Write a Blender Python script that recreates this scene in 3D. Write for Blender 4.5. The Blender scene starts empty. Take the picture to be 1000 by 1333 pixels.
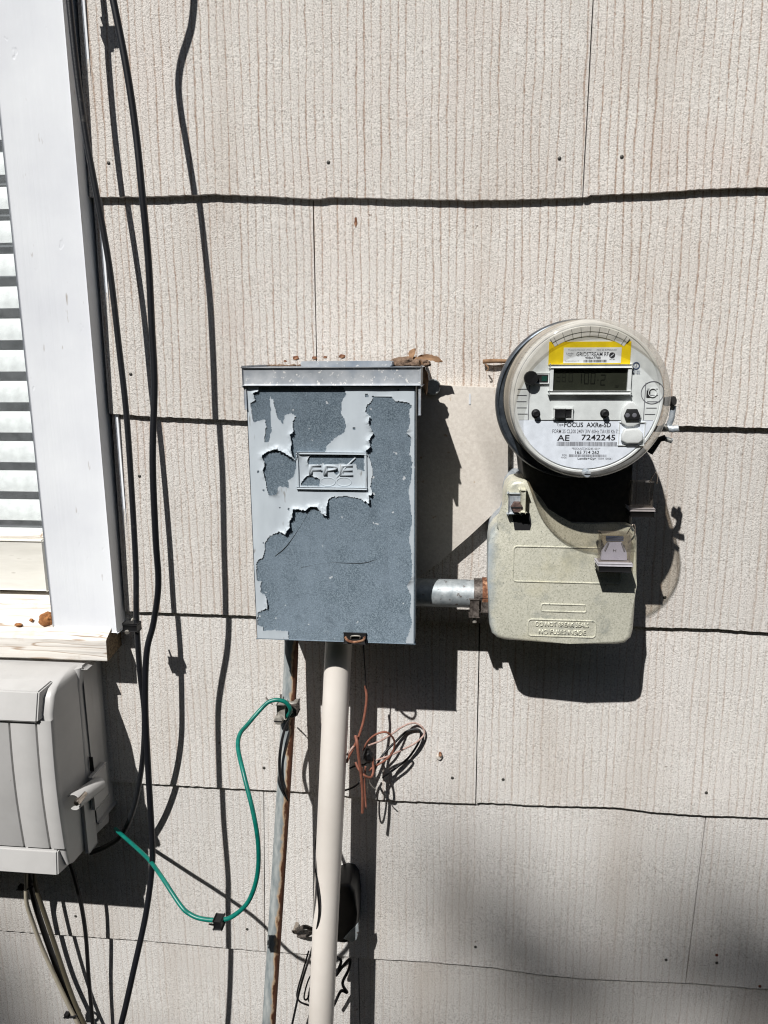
import bpy, bmesh, math, random
import numpy as np
from mathutils import Vector, Matrix, noise
random.seed(7)
R = math.radians
SC = bpy.context.scene
COL = SC.collection

# ------------------------------------------------------------------ camera
D, ZC = 0.923, 1.50                       # camera distance from the wall plane, camera height
PITCH, YAW, ROLL, FPX = R(11.97), R(5.89), R(-0.30), 950.0
FW = Vector((-math.sin(YAW)*math.cos(PITCH), math.cos(YAW)*math.cos(PITCH), -math.sin(PITCH)))
_r = Vector((math.cos(YAW), math.sin(YAW), 0)); _u = _r.cross(FW)
RT = math.cos(ROLL)*_r + math.sin(ROLL)*_u
UP = -math.sin(ROLL)*_r + math.cos(ROLL)*_u
cam = bpy.data.cameras.new('camera'); cam_o = bpy.data.objects.new('camera', cam); COL.objects.link(cam_o)
M3 = Matrix((RT, UP, -FW)).transposed()
cam_o.matrix_world = Matrix.Translation((0, -D, ZC)) @ M3.to_4x4()
cam.sensor_fit = 'VERTICAL'; cam.sensor_height = 36.0; cam.lens = FPX/1333*36.0
cam.clip_start = 0.01; cam.clip_end = 500
SC.camera = cam_o
# ------------------------------------------------------------------ sky and sun
SX, SZ = 0.43, -1.22                      # shadow offset on the wall per metre of stand-off
w = bpy.data.worlds.new('World'); SC.world = w; w.use_nodes = True
nt = w.node_tree; bg = nt.nodes['Background']
sky = nt.nodes.new('ShaderNodeTexSky'); sky.sky_type = 'NISHITA'; sky.sun_disc = False
elev = math.atan2(-SZ, math.hypot(1, SX)); az = math.atan2(-SX, -1)
sky.sun_elevation = elev; sky.sun_rotation = az
nt.links.new(sky.outputs[0], bg.inputs[0]); bg.inputs[1].default_value = 0.05
sl = bpy.data.lights.new('sun', 'SUN'); sl.energy = 5.0; sl.angle = R(0.53); sl.color = (1.0, 0.975, 0.945)
so = bpy.data.objects.new('sun', sl); COL.objects.link(so)
so.rotation_euler = Vector((SX, 1, SZ)).to_track_quat('-Z', 'Y').to_euler()
so.location = (-3, -6, 9)
SC.view_settings.view_transform = 'Standard'; SC.view_settings.look = 'None'
SC.view_settings.exposure = 0.10; SC.view_settings.gamma = 1.0
SC.render.engine = 'CYCLES'
SC.cycles.use_denoising = True; SC.cycles.denoiser = 'OPENIMAGEDENOISE'
SC.cycles.denoising_input_passes = 'RGB_ALBEDO_NORMAL'; SC.cycles.denoising_prefilter = 'ACCURATE'; SC.cycles.sample_clamp_indirect = 4.0
SC.cycles.pixel_filter_type = 'BLACKMAN_HARRIS'; SC.cycles.filter_width = 1.15
SC.cycles.max_bounces = 8; SC.cycles.transparent_max_bounces = 16
SC.cycles.caustics_reflective = False; SC.cycles.caustics_refractive = False

# ------------------------------------------------------------------ helpers
def P(px, py, d=0.0):
    """point that stands d metres in front of the wall plane along the sight line of photo pixel px,py"""
    v = FW*FPX + RT*(px-500) - UP*(py-666.5)
    t = (D-d)/v.y
    return Vector((v.x*t, -d, ZC+v.z*t))
def srgb(r, g, b):
    f = lambda c: (c/255/12.92) if c/255 <= .04045 else ((c/255+.055)/1.055)**2.4
    return (f(r), f(g), f(b), 1)
WL = {}                                   # world location of parents
def tag(o, label=None, cat=None, group=None, kind=None):
    if label: o['label'] = label
    if cat: o['category'] = cat
    if group: o['group'] = group
    if kind: o['kind'] = kind
    return o
def thing(name, label, cat, loc, group=None):
    o = bpy.data.objects.new(name, None); COL.objects.link(o)
    o.empty_display_size = .02
    o.location = loc; WL[o.name] = Vector(loc)
    return tag(o, label, cat, group)
def link(name, me, mat, parent=None, ctr=None, smooth=True, ang=38):
    """mesh given in world coordinates -> object with its origin at the mesh centre"""
    if len(me.vertices):
        if ctr is None:
            a = [v.co for v in me.vertices]
            ctr = Vector([(min(q[i] for q in a)+max(q[i] for q in a))/2 for i in range(3)])
        me.transform(Matrix.Translation(-ctr))
    o = bpy.data.objects.new(name, me); COL.objects.link(o)
    if mat: me.materials.append(mat)
    if smooth:
        me.polygons.foreach_set('use_smooth', [True]*len(me.polygons))
        me.set_sharp_from_angle(angle=R(ang))
    WL[o.name] = ctr
    if parent:
        o.parent = parent; o.location = ctr-WL[parent.name]
    else:
        o.location = ctr
    return o
def from_bm(name, bm, mat, parent=None, **k):
    bmesh.ops.recalc_face_normals(bm, faces=bm.faces)
    me = bpy.data.meshes.new(name); bm.to_mesh(me); bm.free()
    return link(name, me, mat, parent, **k)
def add_box(bm, x0, x1, d0, d1, z0, z1, bev=0.0, seg=2):
    r = bmesh.ops.create_cube(bm, size=1)
    for v in r['verts']:
        v.co = Vector((x0+(v.co.x+.5)*(x1-x0), -(d0+(v.co.y+.5)*(d1-d0)), z0+(v.co.z+.5)*(z1-z0)))
    if bev:
        es = list({e for v in r['verts'] for e in v.link_edges})
        bmesh.ops.bevel(bm, geom=es, offset=bev, segments=seg, affect='EDGES', profile=.5)
def box(name, x0, x1, d0, d1, z0, z1, mat, parent=None, bev=0.0, seg=2, **k):
    bm = bmesh.new(); add_box(bm, x0, x1, d0, d1, z0, z1, bev, seg)
    return from_bm(name, bm, mat, parent, **k)
def catmull(pts, n=6):
    p = [Vector(q) for q in pts]
    if len(p) < 3: return p
    p = [2*p[0]-p[1]] + p + [2*p[-1]-p[-2]]
    out = []
    for i in range(1, len(p)-2):
        a, b, c, d = p[i-1:i+3]
        for k in range(n):
            t = k/n
            out.append(.5*((2*b)+(c-a)*t+(2*a-5*b+4*c-d)*t*t+(3*b-a-3*c+d)*t**3))
    out.append(p[-2]); return out
def add_tube(bm, pts, rad, seg=10, n=6, caps=True, flat=1.0):
    c = catmull(pts, n) if n > 1 else [Vector(q) for q in pts]
    L = len(c); rings = []; nrm = None
    for i, q in enumerate(c):
        t = (c[min(i+1, L-1)]-c[max(i-1, 0)]).normalized()
        if nrm is None:
            nrm = t.cross(Vector((0, 1, 0)))
            if nrm.length < .1: nrm = t.cross(Vector((1, 0, 0)))
            nrm.normalize()
        nrm = (nrm-t*nrm.dot(t)).normalized(); b = t.cross(nrm)
        r = rad if not callable(rad) else rad(i/(L-1))
        rings.append([bm.verts.new(q+(nrm*math.cos(a)+b*math.sin(a)*flat)*r) for a in [2*math.pi*k/seg for k in range(seg)]])
    for a, b in zip(rings[:-1], rings[1:]):
        for k in range(seg):
            bm.faces.new((a[k], a[(k+1) % seg], b[(k+1) % seg], b[k]))
    if caps:
        bm.faces.new(rings[0][::-1]); bm.faces.new(rings[-1])
def tube(name, pts, rad, mat, parent=None, seg=10, n=6, flat=1.0, **k):
    bm = bmesh.new(); add_tube(bm, pts, rad, seg, n, flat=flat)
    return from_bm(name, bm, mat, parent, ang=60, **k)
def pxd(lst):
    return [P(*q)+noise.noise_vector(Vector((q[0]*.37, q[1]*.37, q[2]*9)))*.0007 for q in lst]
def add_lathe(bm, c, prof, seg=64, a0=0, a1=2*math.pi, close=True):
    """profile of (radius, stand-off d) turned about the axis that leaves the wall through c"""
    full = abs(a1-a0-2*math.pi) < 1e-6
    n = seg if full else seg+1
    rings = []
    for (r, d) in prof:
        if r < 1e-6: rings.append([bm.verts.new((c.x, -d, c.z))])
        else: rings.append([bm.verts.new((c.x+r*math.cos(a0+(a1-a0)*k/seg), -d, c.z+r*math.sin(a0+(a1-a0)*k/seg))) for k in range(n)])
    for a, b in zip(rings[:-1], rings[1:]):
        for k in range(seg):
            k2 = (k+1) % n
            if len(a) == 1 and len(b) == 1: continue
            if len(a) == 1: bm.faces.new((a[0], b[k2], b[k]))
            elif len(b) == 1: bm.faces.new((a[k], a[k2], b[0]))
            else: bm.faces.new((a[k], a[k2], b[k2], b[k]))
def lathe(name, c, prof, mat, parent=None, seg=64, **k):
    bm = bmesh.new(); add_lathe(bm, c, prof, seg)
    return from_bm(name, bm, mat, parent, **k)
def add_prism(bm, xz, d0, d1, bev=0.0, seg=3):
    """outline in the wall plane, extruded from stand-off d0 out to d1, front rim rounded"""
    f = [bm.verts.new((x, -d1, z)) for x, z in xz]; b = [bm.verts.new((x, -d0, z)) for x, z in xz]
    n = len(xz); ff = bm.faces.new(f); bm.faces.new(b[::-1])
    for i in range(n): bm.faces.new((f[i], b[i], b[(i+1) % n], f[(i+1) % n]))
    if bev:
        bm.edges.ensure_lookup_table()
        bmesh.ops.bevel(bm, geom=list(ff.edges), offset=bev, segments=seg, affect='EDGES', profile=.5)
def prism(name, xz, d0, d1, mat, parent=None, bev=0.0, seg=3, **k):
    bm = bmesh.new(); add_prism(bm, xz, d0, d1, bev, seg)
    bmesh.ops.triangulate(bm, faces=[f for f in bm.faces if len(f.verts) > 4])
    return from_bm(name, bm, mat, parent, **k)
def pxz(lst, d):
    return [((q := P(a, b, d)).x, q.z) for a, b in lst]
def rrect(x0, x1, z0, z1, r, n=5):
    out = []
    for cx, cz, a in ((x1-r, z1-r, 0), (x0+r, z1-r, 90), (x0+r, z0+r, 180), (x1-r, z0+r, 270)):
        for k in range(n+1):
            t = R(a+90*k/n); out.append((cx+r*math.cos(t), cz+r*math.sin(t)))
    return out
def frame(name, x0, x1, z0, z1, wd, d0, d1, mat, parent=None, bev=.0004):
    """rectangular rim, four bars joined into one part"""
    bm = bmesh.new()
    add_box(bm, x0, x1, d0, d1, z1-wd, z1, bev); add_box(bm, x0, x1, d0, d1, z0, z0+wd, bev)
    add_box(bm, x0, x0+wd, d0, d1-.00006, z0+wd, z1-wd, 0); add_box(bm, x1-wd, x1, d0, d1-.00006, z0+wd, z1-wd, 0)
    return from_bm(name, bm, mat, parent)
def text(name, body, cx, cz, width, height, d, mat, parent, extrude=0.0, bold=0.0, spacing=1.0):
    cu = bpy.data.curves.new(name, 'FONT'); cu.body = body; cu.align_x = 'CENTER'; cu.size = 1
    cu.extrude = 0; cu.offset = bold; cu.space_character = spacing; cu.resolution_u = 3
    to = bpy.data.objects.new(name, cu); COL.objects.link(to)
    dg = bpy.context.evaluated_depsgraph_get()
    me = bpy.data.meshes.new_from_object(to.evaluated_get(dg))
    bpy.data.objects.remove(to); bpy.data.curves.remove(cu)
    xs = [v.co.x for v in me.vertices]; ys = [v.co.y for v in me.vertices]
    x0, x1, y0, y1 = min(xs), max(xs), min(ys), max(ys)
    for v in me.vertices:
        v.co = Vector((cx+((v.co.x-x0)/(x1-x0)-.5)*width, -d, cz+((v.co.y-y0)/(y1-y0)-.5)*height))
    if extrude:
        bm = bmesh.new(); bm.from_mesh(me)
        bmesh.ops.remove_doubles(bm, verts=bm.verts, dist=1e-6)
        g = bmesh.ops.extrude_face_region(bm, geom=bm.faces[:])
        for v in [q for q in g['geom'] if isinstance(q, bmesh.types.BMVert)]: v.co.y -= extrude
        bmesh.ops.recalc_face_normals(bm, faces=bm.faces); bm.to_mesh(me); bm.free()
    me.materials.clear()
    return link(name, me, mat, parent, smooth=False)
def quad_print(name, rects, d, mat, parent):
    me = bpy.data.meshes.new(name); v = []; f = []
    for x0, x1, z0, z1 in rects:
        b = len(v); v += [(x0, -d, z0), (x1, -d, z0), (x1, -d, z1), (x0, -d, z1)]; f.append((b, b+1, b+2, b+3))
    me.from_pydata(v, [], f); return link(name, me, mat, parent, smooth=False)

# ------------------------------------------------------------------ materials
class N:
    def __init__(s, name):
        s.m = bpy.data.materials.new(name); s.m.use_nodes = True; s.t = s.m.node_tree; s.t.nodes.clear()
        s.out = s.t.nodes.new('ShaderNodeOutputMaterial'); s.b = s.t.nodes.new('ShaderNodeBsdfPrincipled')
        s.l(s.b.outputs[0], s.out.inputs[0])
        s.tc = s.t.nodes.new('ShaderNodeTexCoord')
    def l(s, a, b): s.t.links.new(a, b)
    def n(s, kind, **kw):
        q = s.t.nodes.new('ShaderNode'+kind)
        for k, v in kw.items(): setattr(q, k, v)
        return q
    def mapping(s, scale, vec=None, off=None):
        q = s.n('Mapping'); q.inputs['Scale'].default_value = scale
        s.l(vec or s.tc.outputs['Object'], q.inputs[0])
        if off: s.l(off, q.inputs['Location'])
        return q.outputs[0]
    def noise(s, scale, detail=3, vec=None, rough=.55, dist=0):
        q = s.n('TexNoise'); q.inputs['Scale'].default_value = scale; q.inputs['Detail'].default_value = detail
        q.inputs['Roughness'].default_value = rough; q.inputs['Distortion'].default_value = dist
        s.l(vec or s.tc.outputs['Object'], q.inputs['Vector']); return q.outputs['Fac']
    def ramp(s, fac, stops):
        q = s.n('ValToRGB'); e = q.color_ramp.elements
        while len(e) < len(stops): e.new(.5)
        for k, (p, c) in enumerate(stops):
            e[k].position = p; e[k].color = c if len(c) == 4 else (*c, 1)
        s.l(fac, q.inputs[0]); return q.outputs[0]
    def mix(s, fac, a, b, mode='MIX'):
        q = s.n('Mix', data_type='RGBA', blend_type=mode)
        for i, v in ((0, fac), (6, a), (7, b)):
            if hasattr(v, 'is_linked') or hasattr(v, 'links'): s.l(v, q.inputs[i])
            else: q.inputs[i].default_value = v
        return q.outputs[2]
    def math(s, op, a, b=0.0, clamp=False):
        q = s.n('Math', operation=op, use_clamp=clamp)
        for i, v in ((0, a), (1, b)):
            if hasattr(v, 'links'): s.l(v, q.inputs[i])
            else: q.inputs[i].default_value = v
        return q.outputs[0]
    def bump(s, h, strength=.3, dist=.001):
        q = s.n('Bump'); q.inputs['Strength'].default_value = strength; q.inputs['Distance'].default_value = dist
        s.l(h, q.inputs['Height']); s.l(q.outputs[0], s.b.inputs['Normal'])
    def col(s, c):
        if hasattr(c, 'links'): s.l(c, s.b.inputs['Base Color'])
        else: s.b.inputs['Base Color'].default_value = c
    def set(s, rough=.6, metal=0.0, spec=.5):
        s.b.inputs['Roughness'].default_value = rough; s.b.inputs['Metallic'].default_value = metal
        s.b.inputs['Specular IOR Level'].default_value = spec
W4, K4 = (1, 1, 1, 1), (0, 0, 0, 1)
def mottle(name, c1, c2, scale, rough=.6, metal=0.0, bump=.15, spots=None, spot_c=None, spot_lo=.62, c3=None, c3scale=6, spec=.4, stretch=(1, 1, 1), bdist=.0006):
    m = N(name); v = m.mapping(stretch)
    c = m.ramp(m.noise(scale, 4, v, .65), [(.32, c1), (.68, c2)])
    if c3 is not None:
        c = m.mix(m.ramp(m.noise(c3scale, 3, v), [(.5, K4), (.72, W4)]), c, c3)
    if spots:
        c = m.mix(m.ramp(m.noise(spots, 2, v, .6), [(spot_lo, K4), (spot_lo+.07, W4)]), c, spot_c)
    m.col(c); m.set(rough, metal, spec)
    if bump: m.bump(m.noise(scale*1.7, 3, v), bump, bdist)
    return m.m
def plain(name, c, rough=.5, metal=0.0, spec=.4):
    m = N(name); m.set(rough, metal, spec)
    k = .82
    m.col(m.ramp(m.noise(90, 3), [(.3, (c[0]*k, c[1]*k, c[2]*k, 1)), (.7, c)]))
    return m.m
def clear(name, tint, gloss=.10, rough=.03, dirt=0.0, dirt_glint_c=(.6, .55, .45, 1)):  # dirt is a diffuse veil; on the meter rim it paints light
    m = N(name); m.t.nodes.remove(m.b)
    tr = m.n('BsdfTransparent'); tr.inputs[0].default_value = tint
    gl = m.n('BsdfGlossy'); gl.inputs['Roughness'].default_value = rough
    lw = m.n('LayerWeight'); lw.inputs[0].default_value = .5
    fac = m.math('MULTIPLY', m.math('ADD', m.math('MULTIPLY', m.math('POWER', lw.outputs['Facing'], 4.0), .75), .04), gloss*10, True)
    mx = m.n('MixShader'); m.l(fac, mx.inputs[0]); m.l(tr.outputs[0], mx.inputs[1]); m.l(gl.outputs[0], mx.inputs[2])
    last = mx.outputs[0]
    if dirt:
        df = m.n('BsdfDiffuse'); df.inputs[0].default_value = dirt_glint_c
        m2 = m.n('MixShader'); m.l(m.math('MULTIPLY', m.noise(60, 4), dirt*2), m2.inputs[0]); m.l(last, m2.inputs[1]); m.l(df.outputs[0], m2.inputs[2]); last = m2.outputs[0]
    m.l(last, m.out.inputs[0]); return m.m

def siding_material():
    m = N('striated_siding')
    oi = m.n('ObjectInfo')
    rnd = m.n('CombineXYZ'); m.l(m.math('MULTIPLY', oi.outputs['Random'], 7.0), rnd.inputs[0]); m.l(m.math('MULTIPLY', oi.outputs['Random'], 3.1), rnd.inputs[2])
    add = m.n('VectorMath', operation='ADD'); m.l(m.tc.outputs['Object'], add.inputs[0]); m.l(rnd.outputs[0], add.inputs[1])
    pos = add.outputs[0]
    sep = m.n('SeparateXYZ'); m.l(pos, sep.inputs[0])
    # slow waver of the combed lines
    wob = m.math('MULTIPLY', m.math('SUBTRACT', m.noise(1, 2, m.mapping((26, 1, 8), pos)), .5), .010)
    wob2 = m.math('MULTIPLY', m.math('SUBTRACT', m.noise(1, 2, m.mapping((90, 1, 60), pos)), .5), .0022)
    x = m.math('ADD', sep.outputs[0], m.math('ADD', wob, wob2))
    cx = m.n('CombineXYZ'); m.l(x, cx.inputs[0]); m.l(sep.outputs[2], cx.inputs[2])
    wav = m.math('ABSOLUTE', m.math('SINE', m.math('MULTIPLY', x, math.pi/.0096)))
    fine = m.noise(1, 3, m.mapping((300, 1, 9), cx.outputs[0]), .6)
    big = m.noise(1, 2, m.mapping((75, 1, 3.2), cx.outputs[0]))
    stip = m.noise(560, 2, pos, .8)
    stip2 = m.noise(300, 2, pos, .7)
    h = m.math('ADD', m.math('MULTIPLY', wav, .55), m.math('ADD', m.math('MULTIPLY', fine, .45), m.math('MULTIPLY', big, .55)))
    ohc = m.n('SeparateColor'); m.l(oi.outputs['Color'], ohc.inputs[0])
    k = ohc.outputs[0]
    lines = m.ramp(m.math('ADD', h, m.math('MULTIPLY', m.math('SUBTRACT', stip2, .5), .55)), [(.42, W4), (.74, K4)])
    tone = m.ramp(m.noise(5, 4, pos), [(.3, srgb(206, 200, 193)), (.5, srgb(214, 210, 204)), (.75, srgb(210, 202, 195))])
    grey = m.ramp(m.noise(5, 4, pos), [(.3, srgb(203, 201, 197)), (.7, srgb(213, 212, 210))])
    base = m.mix(m.math('SUBTRACT', 1.0, k, True), tone, grey)
    c = m.mix(m.math('MULTIPLY', lines, m.math('MULTIPLY', k, .84)), base, srgb(156, 131, 112))
    c = m.mix(.95, c, m.ramp(stip, [(.28, (.48, .46, .44, 1)), (.46, (.95, .95, .95, 1)), (.66, (1.18, 1.18, 1.18, 1))]), 'MULTIPLY')
    grime = m.ramp(m.noise(1, 4, m.mapping((11, 1, 1.6), pos)), [(.50, K4), (.8, (.40, .40, .40, 1))])
    c = m.mix(grime, c, srgb(172, 158, 144))
    spk = m.ramp(m.noise(120, 2, pos, .5), [(.76, K4), (.79, (.7, .7, .7, 1))])
    c = m.mix(spk, c, srgb(112, 96, 82))
    gain = m.math('ADD', .93, m.math('MULTIPLY', oi.outputs['Random'], .11))
    gv = m.n('CombineColor'); [m.l(gain, gv.inputs[i]) for i in range(3)]
    c = m.mix(1.0, c, gv.outputs[0], 'MULTIPLY')
    m.col(c); m.set(.85, 0, .2)
    hh = m.math('ADD', m.math('MULTIPLY', h, .5), m.math('ADD', m.math('MULTIPLY', stip, .9), m.math('MULTIPLY', stip2, .6)))
    m.bump(hh, .62, .0018)
    return m.m
MAT = {}
MAT['siding'] = siding_material()
MAT['nail'] = mottle('nail_head', srgb(52, 52, 50), srgb(88, 86, 80), 900, .5, .4)
MAT['rustnail'] = mottle('rusty_nail', srgb(80, 40, 26), srgb(110, 66, 45), 900, .8)
MAT['sheath'] = plain('dark_sheathing', (.03, .025, .02, 1), .9)
def paint_white():
    m = N('white_trim_paint')
    br = m.noise(1, 4, m.mapping((160, 160, 5)))
    c = m.ramp(m.noise(9, 4), [(.3, srgb(212, 215, 220)), (.7, srgb(226, 229, 232))])
    c = m.mix(m.ramp(m.noise(1, 3, m.mapping((90, 90, 22))), [(.70, K4), (.76, W4)]), c, srgb(170, 165, 160))
    m.col(c); m.set(.5, 0, .35)
    pit = m.ramp(m.noise(1, 2, m.mapping((70, 70, 45))), [(.71, W4), (.75, K4)])
    m.bump(m.math('ADD', m.math('MULTIPLY', br, .8), m.math('MULTIPLY', pit, .6)), .35, .0012); return m.m
MAT['trim'] = paint_white()
def weathered():
    m = N('weathered_white_wood')
    wob = m.noise(5, 3); cx = m.n('SeparateXYZ'); m.l(m.tc.outputs['Object'], cx.inputs[0])
    z = m.math('ADD', cx.outputs[2], m.math('MULTIPLY', wob, .014)); y = m.math('ADD', cx.outputs[1], m.math('MULTIPLY', wob, .014))
    v = m.n('CombineXYZ'); m.l(cx.outputs[0], v.inputs[0]); m.l(y, v.inputs[1]); m.l(z, v.inputs[2])
    g = m.noise(1, 4, m.mapping((7, 230, 230), v.outputs[0]), .6)
    ring = m.math('ABSOLUTE', m.math('SINE', m.math('MULTIPLY', m.noise(1, 2, m.mapping((3.2, 34, 34))), 26.0)))
    c = m.ramp(g, [(.28, srgb(140, 122, 104)), (.38, srgb(206, 199, 190)), (.46, srgb(219, 214, 206)), (.8, srgb(229, 226, 220))])
    c = m.mix(m.ramp(ring, [(.04, (.75, .75, .75, 1)), (.20, K4)]), c, srgb(158, 132, 108))
    c = m.mix(m.ramp(m.noise(30, 5), [(.60, K4), (.72, (.6, .6, .6, 1))]), c, srgb(196, 182, 166))
    m.col(c); m.set(.8, 0, .2); m.bump(m.math('ADD', g, m.math('MULTIPLY', ring, .5)), .6, .0014); return m.m
MAT['wood'] = weathered()
MAT['endgrain'] = mottle('weathered_end_grain', srgb(64, 52, 38), srgb(136, 118, 92), 260, .9, bump=.6, bdist=.002, spots=300, spot_c=srgb(30, 24, 18))
MAT['rail'] = mottle('cream_sash_paint', srgb(216, 214, 205), srgb(232, 230, 222), 60, .6, bump=.3, spots=120, spot_c=srgb(150, 140, 125), spot_lo=.68, stretch=(.15, 1, 1))
MAT['slat'] = plain('blind_slat_white', srgb(242, 246, 245), .5)
MAT['room'] = plain('dim_room', (.26, .28, .30, 1), .9)
MAT['pane'] = clear('window_glass', (.985, .99, .99, 1), .06, .02, .07, (.76, .80, .82, 1))
MAT['mud'] = mottle('dried_mud', srgb(128, 82, 48), srgb(176, 122, 74), 180, .95, bump=.7, bdist=.002)
MAT['nid'] = mottle('grey_plastic_case', srgb(180, 179, 177), srgb(191, 190, 188), 14, .42, bump=.05, spots=170, spot_c=srgb(130, 120, 110), spot_lo=.74, spec=.5)
MAT['steel'] = plain('bright_screw_steel', srgb(200, 190, 180), .25, 1.0)
MAT['cable'] = mottle('black_cable_jacket', (.006, .007, .009, 1), (.014, .015, .018, 1), 300, .42, spec=.5, spots=70, spot_c=(.05, .048, .045, 1), spot_lo=.64, bump=.3)
MAT['blackp'] = plain('black_plastic', (.010, .010, .011, 1), .45)
MAT['navy'] = plain('dark_navy_jacket', (.009, .010, .013, 1), .42)
MAT['cream_cable'] = plain('grey_beige_cable', srgb(176, 168, 150), .5)
MAT['olive_cable'] = plain('olive_grey_cable', srgb(92, 86, 70), .5)
MAT['green'] = mottle('green_ground_wire', srgb(4, 94, 84), srgb(12, 118, 104), 120, .38, spec=.5)
MAT['green_old'] = mottle('weathered_green', srgb(90, 150, 145), srgb(140, 180, 172), 300, .7)
MAT['brown'] = mottle('faded_brown_wire', srgb(118, 72, 57), srgb(150, 98, 80), 200, .6)
MAT['pinkish'] = mottle('bleached_brown_wire', srgb(150, 118, 108), srgb(196, 172, 162), 300, .7)
MAT['copper'] = plain('bare_tinned_wire', srgb(206, 200, 190), .3, .9)
def box_steel():
    m = N('blue_grey_primer')
    c = m.ramp(m.noise(780, 3, None, .8), [(.28, srgb(58, 70, 80)), (.5, srgb(106, 121, 132)), (.72, srgb(158, 172, 182))])
    c = m.mix(m.ramp(m.noise(13, 5, None, .7), [(.40, K4), (.68, (.62, .62, .62, 1))]), c, srgb(134, 149, 162))
    c = m.mix(m.ramp(m.noise(34, 5, None, .75), [(.58, K4), (.70, (.5, .5, .5, 1))]), c, srgb(84, 96, 106))
    c = m.mix(m.ramp(m.noise(120, 2), [(.72, K4), (.75, W4)]), c, srgb(196, 202, 206))
    v = m.noise(1, 3, m.mapping((90, 1, 6)))
    c = m.mix(m.ramp(v, [(.6, K4), (.8, (.35, .35, .35, 1))]), c, srgb(84, 94, 104))
    m.col(c); m.set(.5, .15, .4); m.bump(m.noise(600, 2), .12, .0005); return m.m
MAT['boxsteel'] = box_steel()
MAT['film'] = mottle('pale_grey_old_paint', srgb(176, 185, 192), srgb(192, 201, 207), 26, .5, bump=.2, spots=140, spot_c=srgb(150, 152, 152), spot_lo=.7, stretch=(1, 1, .3))
MAT['hood'] = mottle('worn_grey_hood_paint', srgb(146, 152, 158), srgb(182, 186, 190), 40, .5, .1, .25, spots=260, spot_c=srgb(214, 214, 212), spot_lo=.62, c3=srgb(112, 126, 142), c3scale=22, stretch=(1, 1, 1))
MAT['boxside'] = plain('dark_box_side', srgb(84, 88, 92), .6, .1)
MAT['rust'] = mottle('rust', srgb(80, 48, 33), srgb(136, 92, 66), 240, .9, bump=.5, c3=srgb(190, 150, 120), c3scale=120)
MAT['dirt'] = mottle('roof_dirt', srgb(92, 74, 60), srgb(140, 118, 100), 300, .95, bump=.8, bdist=.002)
MAT['leaf'] = mottle('dry_brown_leaf', srgb(108, 82, 60), srgb(158, 126, 96), 90, .85, bump=.4)
MAT['plate'] = mottle('smooth_painted_plate', srgb(190, 183, 174), srgb(206, 200, 191), 260, .75, bump=.3, spots=90, spot_c=srgb(170, 150, 126), spot_lo=.68)
MAT['galv'] = mottle('galvanised_pipe', srgb(138, 146, 150), srgb(182, 188, 190), 110, .5, .35, .3, spots=160, spot_c=srgb(104, 96, 92), spot_lo=.64)
MAT['clampm'] = mottle('tarnished_clamp', srgb(58, 52, 48), srgb(124, 116, 110), 260, .55, .5, .4)
MAT['clampl'] = mottle('grey_cast_clamp', srgb(132, 128, 120), srgb(176, 172, 164), 260, .5, .3, .4)
def galv_rust():
    m = N('half_rusted_galvanised')
    at = m.n('Attribute', attribute_name='side')
    f = m.math('ADD', at.outputs['Fac'], m.math('MULTIPLY', m.math('SUBTRACT', m.noise(1, 4, m.mapping((120, 120, 60))), .5), .55))
    g = m.ramp(m.noise(1, 4, m.mapping((160, 160, 40))), [(.35, srgb(128, 136, 138)), (.7, srgb(176, 180, 178))])
    r = m.ramp(m.noise(1, 4, m.mapping((200, 200, 50))), [(.3, srgb(70, 42, 29)), (.7, srgb(116, 75, 53))])
    t = m.ramp(f, [(.72, K4), (.80, W4)])
    edge = m.ramp(f, [(.62, K4), (.72, W4)])
    c = m.mix(edge, g, srgb(196, 170, 140)); c = m.mix(t, c, r)
    m.col(c); m.set(.6, .15, .4); m.bump(m.noise(200, 3), .3, .0008); return m.m
MAT['galvrust'] = galv_rust()
MAT['pvc'] = mottle('cream_plastic_conduit', srgb(222, 215, 206), srgb(230, 224, 216), 12, .42, bump=.04, spec=.45)
def socket_mat():
    m = N('oxidised_cast_socket')
    c = m.ramp(m.noise(620, 3, None, .75), [(.28, srgb(164, 164, 148)), (.48, srgb(212, 211, 194)), (.72, srgb(232, 230, 216))])
    c = m.mix(m.ramp(m.noise(26, 5, None, .7), [(.52, K4), (.68, (.8, .8, .8, 1))]), c, srgb(146, 152, 148))
    c = m.mix(m.ramp(m.noise(17, 3), [(.52, K4), (.75, (.6, .6, .6, 1))]), c, srgb(218, 211, 178))
    c = m.mix(m.ramp(m.noise(340, 2), [(.66, K4), (.72, (.8, .8, .8, 1))]), c, srgb(120, 124, 116))
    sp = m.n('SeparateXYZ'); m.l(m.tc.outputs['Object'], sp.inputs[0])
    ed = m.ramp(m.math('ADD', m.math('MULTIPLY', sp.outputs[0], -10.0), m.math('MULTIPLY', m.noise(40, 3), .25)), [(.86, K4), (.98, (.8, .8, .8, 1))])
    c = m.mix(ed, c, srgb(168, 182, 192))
    m.col(c); m.set(.38, .2, .5); m.bump(m.noise(520, 3), .25, .0006); return m.m
MAT['socket'] = socket_mat()
MAT['shadecast'] = mottle('casting_painted_shade', srgb(58, 58, 56), srgb(82, 82, 78), 200, .6, .1, .3)  # shade below the meter put into the neck and rim colour
MAT['zinc'] = mottle('blue_grey_zinc', srgb(140, 150, 160), srgb(196, 202, 206), 220, .45, .3, .3)
MAT['bolt'] = mottle('rusty_brown_bolt', srgb(70, 54, 50), srgb(118, 98, 92), 300, .7, .2, .5)
MAT['ring'] = mottle('dark_zinc_ring', srgb(58, 64, 72), srgb(92, 100, 108), 90, .42, .6, .1)
MAT['skirt'] = clear('meter_cover_glass', (.75, .70, .63, 1), .07, .04, .045, (.74, .70, .64, 1))
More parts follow.
